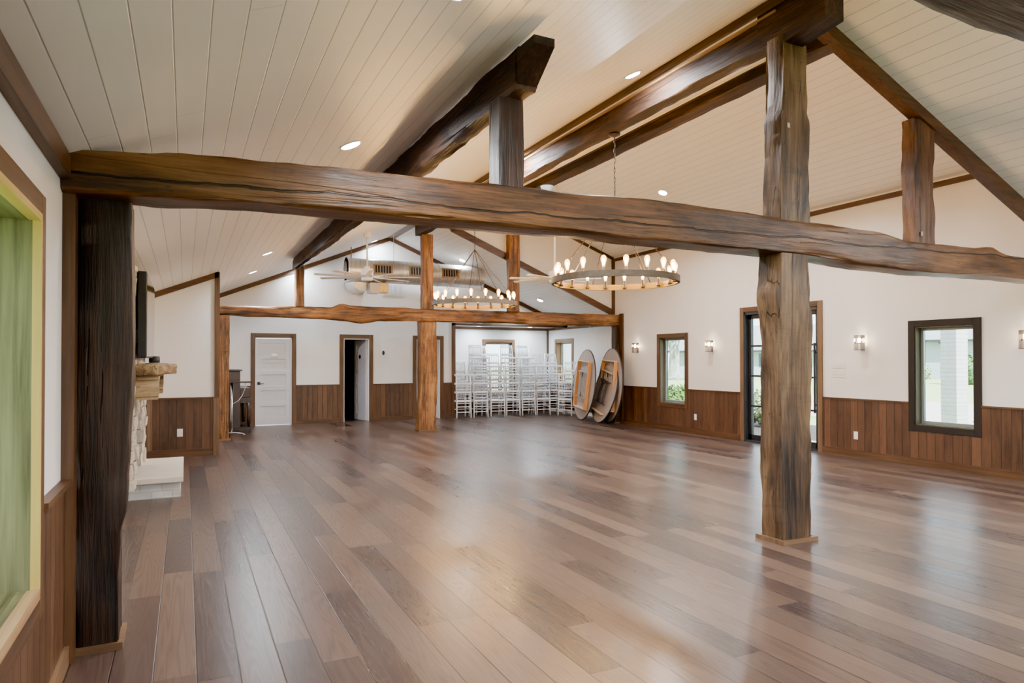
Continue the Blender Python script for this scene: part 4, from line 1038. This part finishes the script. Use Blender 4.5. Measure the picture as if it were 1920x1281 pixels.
# ------------------------------------------------------------------ folded round tables
def round_table(bx, by, bz, R, az, lean, roll, label, metal, frame):
    """disc standing on its edge: contact point (bx,by), underside normal towards azimuth az, leaning back"""
    # local: disc in local XZ, underside normal -Y ; centre above contact
    Mx = Matrix.Translation((bx, by, bz)) @ Matrix.Rotation(az, 4, 'Z') @ Matrix.Rotation(-lean, 4, 'X') @ Matrix.Translation((0, 0, R)) @ Matrix.Rotation(roll, 4, 'Y')
    t = thing('folding_table', label, 'table', (bx, by, 0), 'folded round tables')
    bm = nb(); seg = 64
    A = [bm.verts.new((R * math.cos(2 * PI * k / seg), 0, R * math.sin(2 * PI * k / seg))) for k in range(seg)]; bm.faces.new(A)
    B = [bm.verts.new((R * math.cos(2 * PI * k / seg), .018, R * math.sin(2 * PI * k / seg))) for k in range(seg)]; bm.faces.new(B[::-1])
    for k in range(seg): bm.faces.new((A[k], B[k], B[(k + 1) % seg], A[(k + 1) % seg]))
    obj('tabletop', bm, M['tabletop'], parent=t, M0=Mx)
    bm = nb(); E = []
    for r, y in ((R + .004, -.004), (R + .004, .022), (R - .012, .022), (R - .012, -.004)): E.append([bm.verts.new((r * math.cos(2 * PI * k / seg), y, r * math.sin(2 * PI * k / seg))) for k in range(seg)])
    for i in range(4):
        for k in range(seg): bm.faces.new((E[i][k], E[i][(k + 1) % seg], E[(i + 1) % 4][(k + 1) % seg], E[(i + 1) % 4][k]))
    obj('edge_band', bm, M['tableedge'], parent=t, M0=Mx)
    w, h = R * .52, R * .66
    if frame:
        for s in (-1, 1):
            bm = nb(); bm_box(bm, s * w - .012, s * w + .012, -.085, 0, -h, h); obj('apron_rail', bm, M['apron'], parent=t, M0=Mx)
    for s in (-1, 1):
        bm = nb(); bm_box(bm, -w, w, -.085, 0, s * h - .012, s * h + .012); obj('apron_end', bm, M['apronlight'], parent=t, M0=Mx)
    lm = M[metal]
    for s in (-1, 1):
        zo = s * h * .55
        bm = nb()
        for q in (-1, 1):
            x = q * w * .45 + s * .05
            bm_tube(bm, [(x, -.05, zo), (x, -.05, -zo * .72)], .012, 8)
            bm_tube(bm, [(x, -.05, -zo * .72), (x + .09, -.055, -zo * .95)], .011, 8); bm_tube(bm, [(x, -.05, -zo * .72), (x - .09, -.055, -zo * .95)], .011, 8)
        bm_tube(bm, [(-w * .9, -.045, zo), (w * .9, -.045, zo)], .011, 8)
        obj('folding_leg', bm, lm, parent=t, M0=Mx)
        bm = nb(); bm_tube(bm, [(-.04, -.06, zo * .95), (.0, -.07, zo * .6), (.05, -.06, zo * .95)], .008, 8); obj('leg_brace', bm, M['legblack'], parent=t, M0=Mx)
round_table(8.83, 14.12, .02, .875, R_(-105), R_(6), R_(3), 'round folded table standing on edge, leftmost, next to the chairs', 'legmetal', True)
round_table(8.79, 13.30, .02, .74, R_(-104), R_(14), R_(8), 'smaller round folded table with black legs leaning in the middle', 'legblack', False)
round_table(9.01, 13.20, .02, .88, R_(-106), R_(3.8), R_(2), 'round folded table standing behind the smaller one, by the far right post', 'legmetal', True)

# ------------------------------------------------------------------ outside
GZ = -.2
struct('ground', box(-60, 130, -60, 130, GZ - .1, GZ), M['lawn'])
bm = nb(); bm_box(bm, 9.9, 14.5, 8.2, 16.0, GZ, GZ + .02); struct('ground_mulch_bed', bm, M['mulch'])
bm = nb(); bm_box(bm, 9.52, 17, 3.4, 8.2, GZ, GZ + .03); bm_box(bm, 17, 27, -30, 90, GZ, GZ + .012); struct('ground_path', bm, M['path'])
bm = nb(); bm_box(bm, 9.5, 10.6, 7.3, 9.4, GZ, -.02); struct('ground_step', bm, M['path'])
def bush(name, label, cat, c, r, mat, n, seed, leaf=.05):
    rr = random.Random(seed)
    bm = nb(); bmesh.ops.create_icosphere(bm, subdivisions=3, radius=1)
    for v in bm.verts:
        d = 1 + .16 * noise.noise(v.co * 2.3 + V((seed, 0, 0))); v.co = V((c[0] + v.co.x * r[0] * d * .92, c[1] + v.co.y * r[1] * d * .92, max(GZ, c[2] + v.co.z * r[2] * d * .92)))
    for _ in range(n):
        u = V((rr.gauss(0, 1), rr.gauss(0, 1), rr.gauss(0, 1))).normalized(); k = rr.uniform(.88, 1.07) * (1 + .16 * noise.noise(u * 2.3 + V((seed, 0, 0))))
        p = V((c[0] + u.x * r[0] * k, c[1] + u.y * r[1] * k, c[2] + u.z * r[2] * k))
        if p.z < GZ: continue
        a = V((rr.uniform(-1, 1), rr.uniform(-1, 1), rr.uniform(-1, 1))).normalized(); b = a.cross(u + V((.01, .02, .03))).normalized(); s = leaf * rr.uniform(.6, 1.3)
        bm.faces.new([bm.verts.new(p + q) for q in (a * s, b * s * .5, -a * s, -b * s * .5)])
    o = obj(name, bm, M[mat]); return tag(o, label, cat)
bush('round_shrub', 'rounded bright green shrub outside the narrow window', 'shrub', (11.6, 13.55, .2), (.72, .9, .62), 'bush', 2600, 3, .06)
bush('flowering_shrub', 'loose pale shrub outside the glass door', 'shrub', (13.2, 12.2, .28), (.5, .75, .42), 'bushpale', 1500, 5, .06)
bush('hedge_plant', 'dark clipped hedge at the right of the dark-framed window view', 'hedge', (11.9, 6.10, .25), (.4, .40, .60), 'hedge', 1800, 8, .045)
bush('far_shrub', 'green bush by the far house wall behind the brick pillar', 'shrub', (48, 27.2, .6), (1.2, 1.2, 1.3), 'hedge', 900, 11, .15)
bush('far_shrub', 'pale bush at the far house door', 'shrub', (58, 36.7, .4), (.8, .8, .9), 'bushpale', 500, 13, .15)
# tree
tr = thing('tree', 'thick grey forked tree trunk on the lawn beyond the narrow window', 'tree', (38, 45.5, GZ))
bm = nb(); bm_tube(bm, [(38, 45.5, GZ), (38, 45.5, .1), (38, 45.5, .6), (38.05, 45.5, 2.0), (38.0, 45.5, 3.2)], [1.0, .62, .46, .42, .46], 18)
bm_tube(bm, [(38, 45.5, 2.4), (37.4, 45.9, 4.2), (36.6, 46.6, 7)], [.36, .32, .22], 14); bm_tube(bm, [(38, 45.5, 2.6), (38.3, 45.2, 4.5), (38.8, 44.6, 7.5)], [.38, .34, .25], 14)
obj('trunk', bm, M['bark'], parent=tr, smooth=True)
bm = nb(); rr = random.Random(4)
for _ in range(2600):
    u = V((rr.gauss(0, 1), rr.gauss(0, 1), rr.gauss(0, 1))).normalized() * rr.uniform(.4, 1); p = V((38 + u.x * 5.5, 45.5 + u.y * 5.5, 8.2 + u.z * 3.6))
    a = V((rr.uniform(-1, 1), rr.uniform(-1, 1), rr.uniform(-1, 1))).normalized(); b = a.orthogonal().normalized(); s = rr.uniform(.2, .42)
    bm.faces.new([bm.verts.new(p + q) for q in (a * s, b * s * .6, -a * s, -b * s * .6)])
obj('crown', bm, M['bush'], parent=tr)
# houses
def house(name, label, P0, P1, eave, depth, win, extra=None):
    """facade from P0 to P1 (ground plan)"""
    p0, p1 = V((*P0, GZ)), V((*P1, GZ)); x = (p1 - p0).normalized(); y = V((0, 0, 1)).cross(x)   # y points away from viewer
    Mx = Matrix((x, y, V((0, 0, 1)))).transposed().to_4x4(); Mx.translation = p0; Ln = (p1 - p0).length; e = eave - GZ
    t = thing(name, label, 'house', p0)
    bm = nb(); bm_box(bm, 0, Ln, 0, depth, 0, e); obj('wall', bm, M['houseblue'], parent=t, M0=Mx)
    bm = nb(); bm_prism(bm, [(-.8, e - .05), (depth / 2, e + depth * .30), (depth + .8, e - .05)], 0, -.6, Ln + .6); obj('roof', bm, M['roof'], parent=t, M0=Mx)
    bm = nb(); bm_box(bm, -.6, Ln + .6, -.9, -.75, e - .22, e - .02); obj('gutter', bm, M['bluesteel'], parent=t, M0=Mx)
    for (a, b, z0, z1) in win:
        bm = nb(); bm_box(bm, a, b, -.05, .02, z0, z1); obj('window', bm, M['houseglass'], parent=t, M0=Mx)
    for a in extra or ():
        bm = nb(); bm_tube(bm, [(a - .35, -.8, e - .15), (a - .1, -.4, e - .5), (a, -.08, e - .9), (a, -.08, .1)], .07, 8); obj('downspout', bm, M['bluesteel'], parent=t, M0=Mx)
house('far_house', 'pale house with a dark window beyond the glass door', (46.5, 56.0), (57.5, 41.8), 2.5, 9, [(8.7, 10.2, 1.0, 2.35), (3.0, 4.6, 1.0, 2.35)])
house('far_house', 'white house with a dark door and downspout beyond the brick pillar', (58.2, 40.8), (68, 22), 3.3, 9, [(2.2, 3.5, .1, 2.6), (9.5, 12.5, .4, 3.0), (13.5, 15, .4, 3.0)], (5.2,))
pc = thing('porch_pillar', 'square white painted brick pillar outside the dark-framed window', 'pillar', (16.35, 9.52, GZ))
Mx = Matrix.Translation((16.35, 9.52, GZ))
bm = nb(); bm_box(bm, -.225, .225, -.18, .18, 0, 4.2); obj('brick_shaft', bm, M['paintbrick'], parent=pc, M0=Mx)
obj('base_course', box(16.08, 16.62, 9.30, 9.74, GZ, GZ + .12), M['paintbrick'], parent=pc)

# ------------------------------------------------------------------ light
w = bpy.data.worlds.new('sky'); SC.world = w; w.use_nodes = True
nt = w.node_tree; nt.nodes.clear(); g = G(nt)
out = g.n('ShaderNodeOutputWorld'); bg = g.n('ShaderNodeBackground')
sky = g.n('ShaderNodeTexSky', sky_type='HOSEK_WILKIE'); sky.turbidity = 4.0; sky.sun_direction = (0, -.6, .8); sky.ground_albedo = .4
g.l(g.mix(.55, sky.outputs[0], (.86, .94, 1.0)), bg.inputs[0]); bg.inputs[1].default_value = 3.2
g.l(bg.outputs[0], out.inputs[0])
sd = bpy.data.lights.new('sun', 'SUN'); sd.energy = 9.0; sd.angle = R_(1.0); sd.color = (1, .96, .9)
so = bpy.data.objects.new('sun', sd); COL.objects.link(so); so.rotation_euler = V((0.05, .75, -.8)).to_track_quat('-Z', 'Y').to_euler()

# ------------------------------------------------------------------ camera
f, pcy = 1246.56, 661.588
yaw, pitch, roll = .456709, .0111804, -.00102419
F = V((math.sin(yaw) * math.cos(pitch), math.cos(yaw) * math.cos(pitch), math.sin(pitch)))
r0 = V((math.cos(yaw), -math.sin(yaw), 0)); u0_ = r0.cross(F)
Rv = r0 * math.cos(roll) + u0_ * math.sin(roll); Uv = -r0 * math.sin(roll) + u0_ * math.cos(roll)
cd = bpy.data.cameras.new('camera'); cd.sensor_width = 36; cd.sensor_fit = 'HORIZONTAL'; cd.lens = f / 1920 * 36
cd.shift_y = (pcy - 640.5) / 1920; cd.clip_start = .05; cd.clip_end = 500
co = bpy.data.objects.new('camera', cd); COL.objects.link(co)
Mc = Matrix((Rv, Uv, -F)).transposed().to_4x4(); Mc.translation = (0, 0, 1.5); co.matrix_world = Mc
SC.camera = co
SC.cycles.use_denoising = True
SC.cycles.use_adaptive_sampling = True; SC.cycles.adaptive_threshold = .06; SC.cycles.adaptive_min_samples = 20
SC.cycles.max_bounces = 8; SC.cycles.diffuse_bounces = 5; SC.cycles.glossy_bounces = 3; SC.cycles.transparent_max_bounces = 12
SC.cycles.sample_clamp_indirect = 6.0; SC.cycles.caustics_reflective = False; SC.cycles.caustics_refractive = False
SC.view_settings.view_transform = 'AgX'; SC.view_settings.look = 'AgX - Punchy'
SC.view_settings.exposure = 2.35
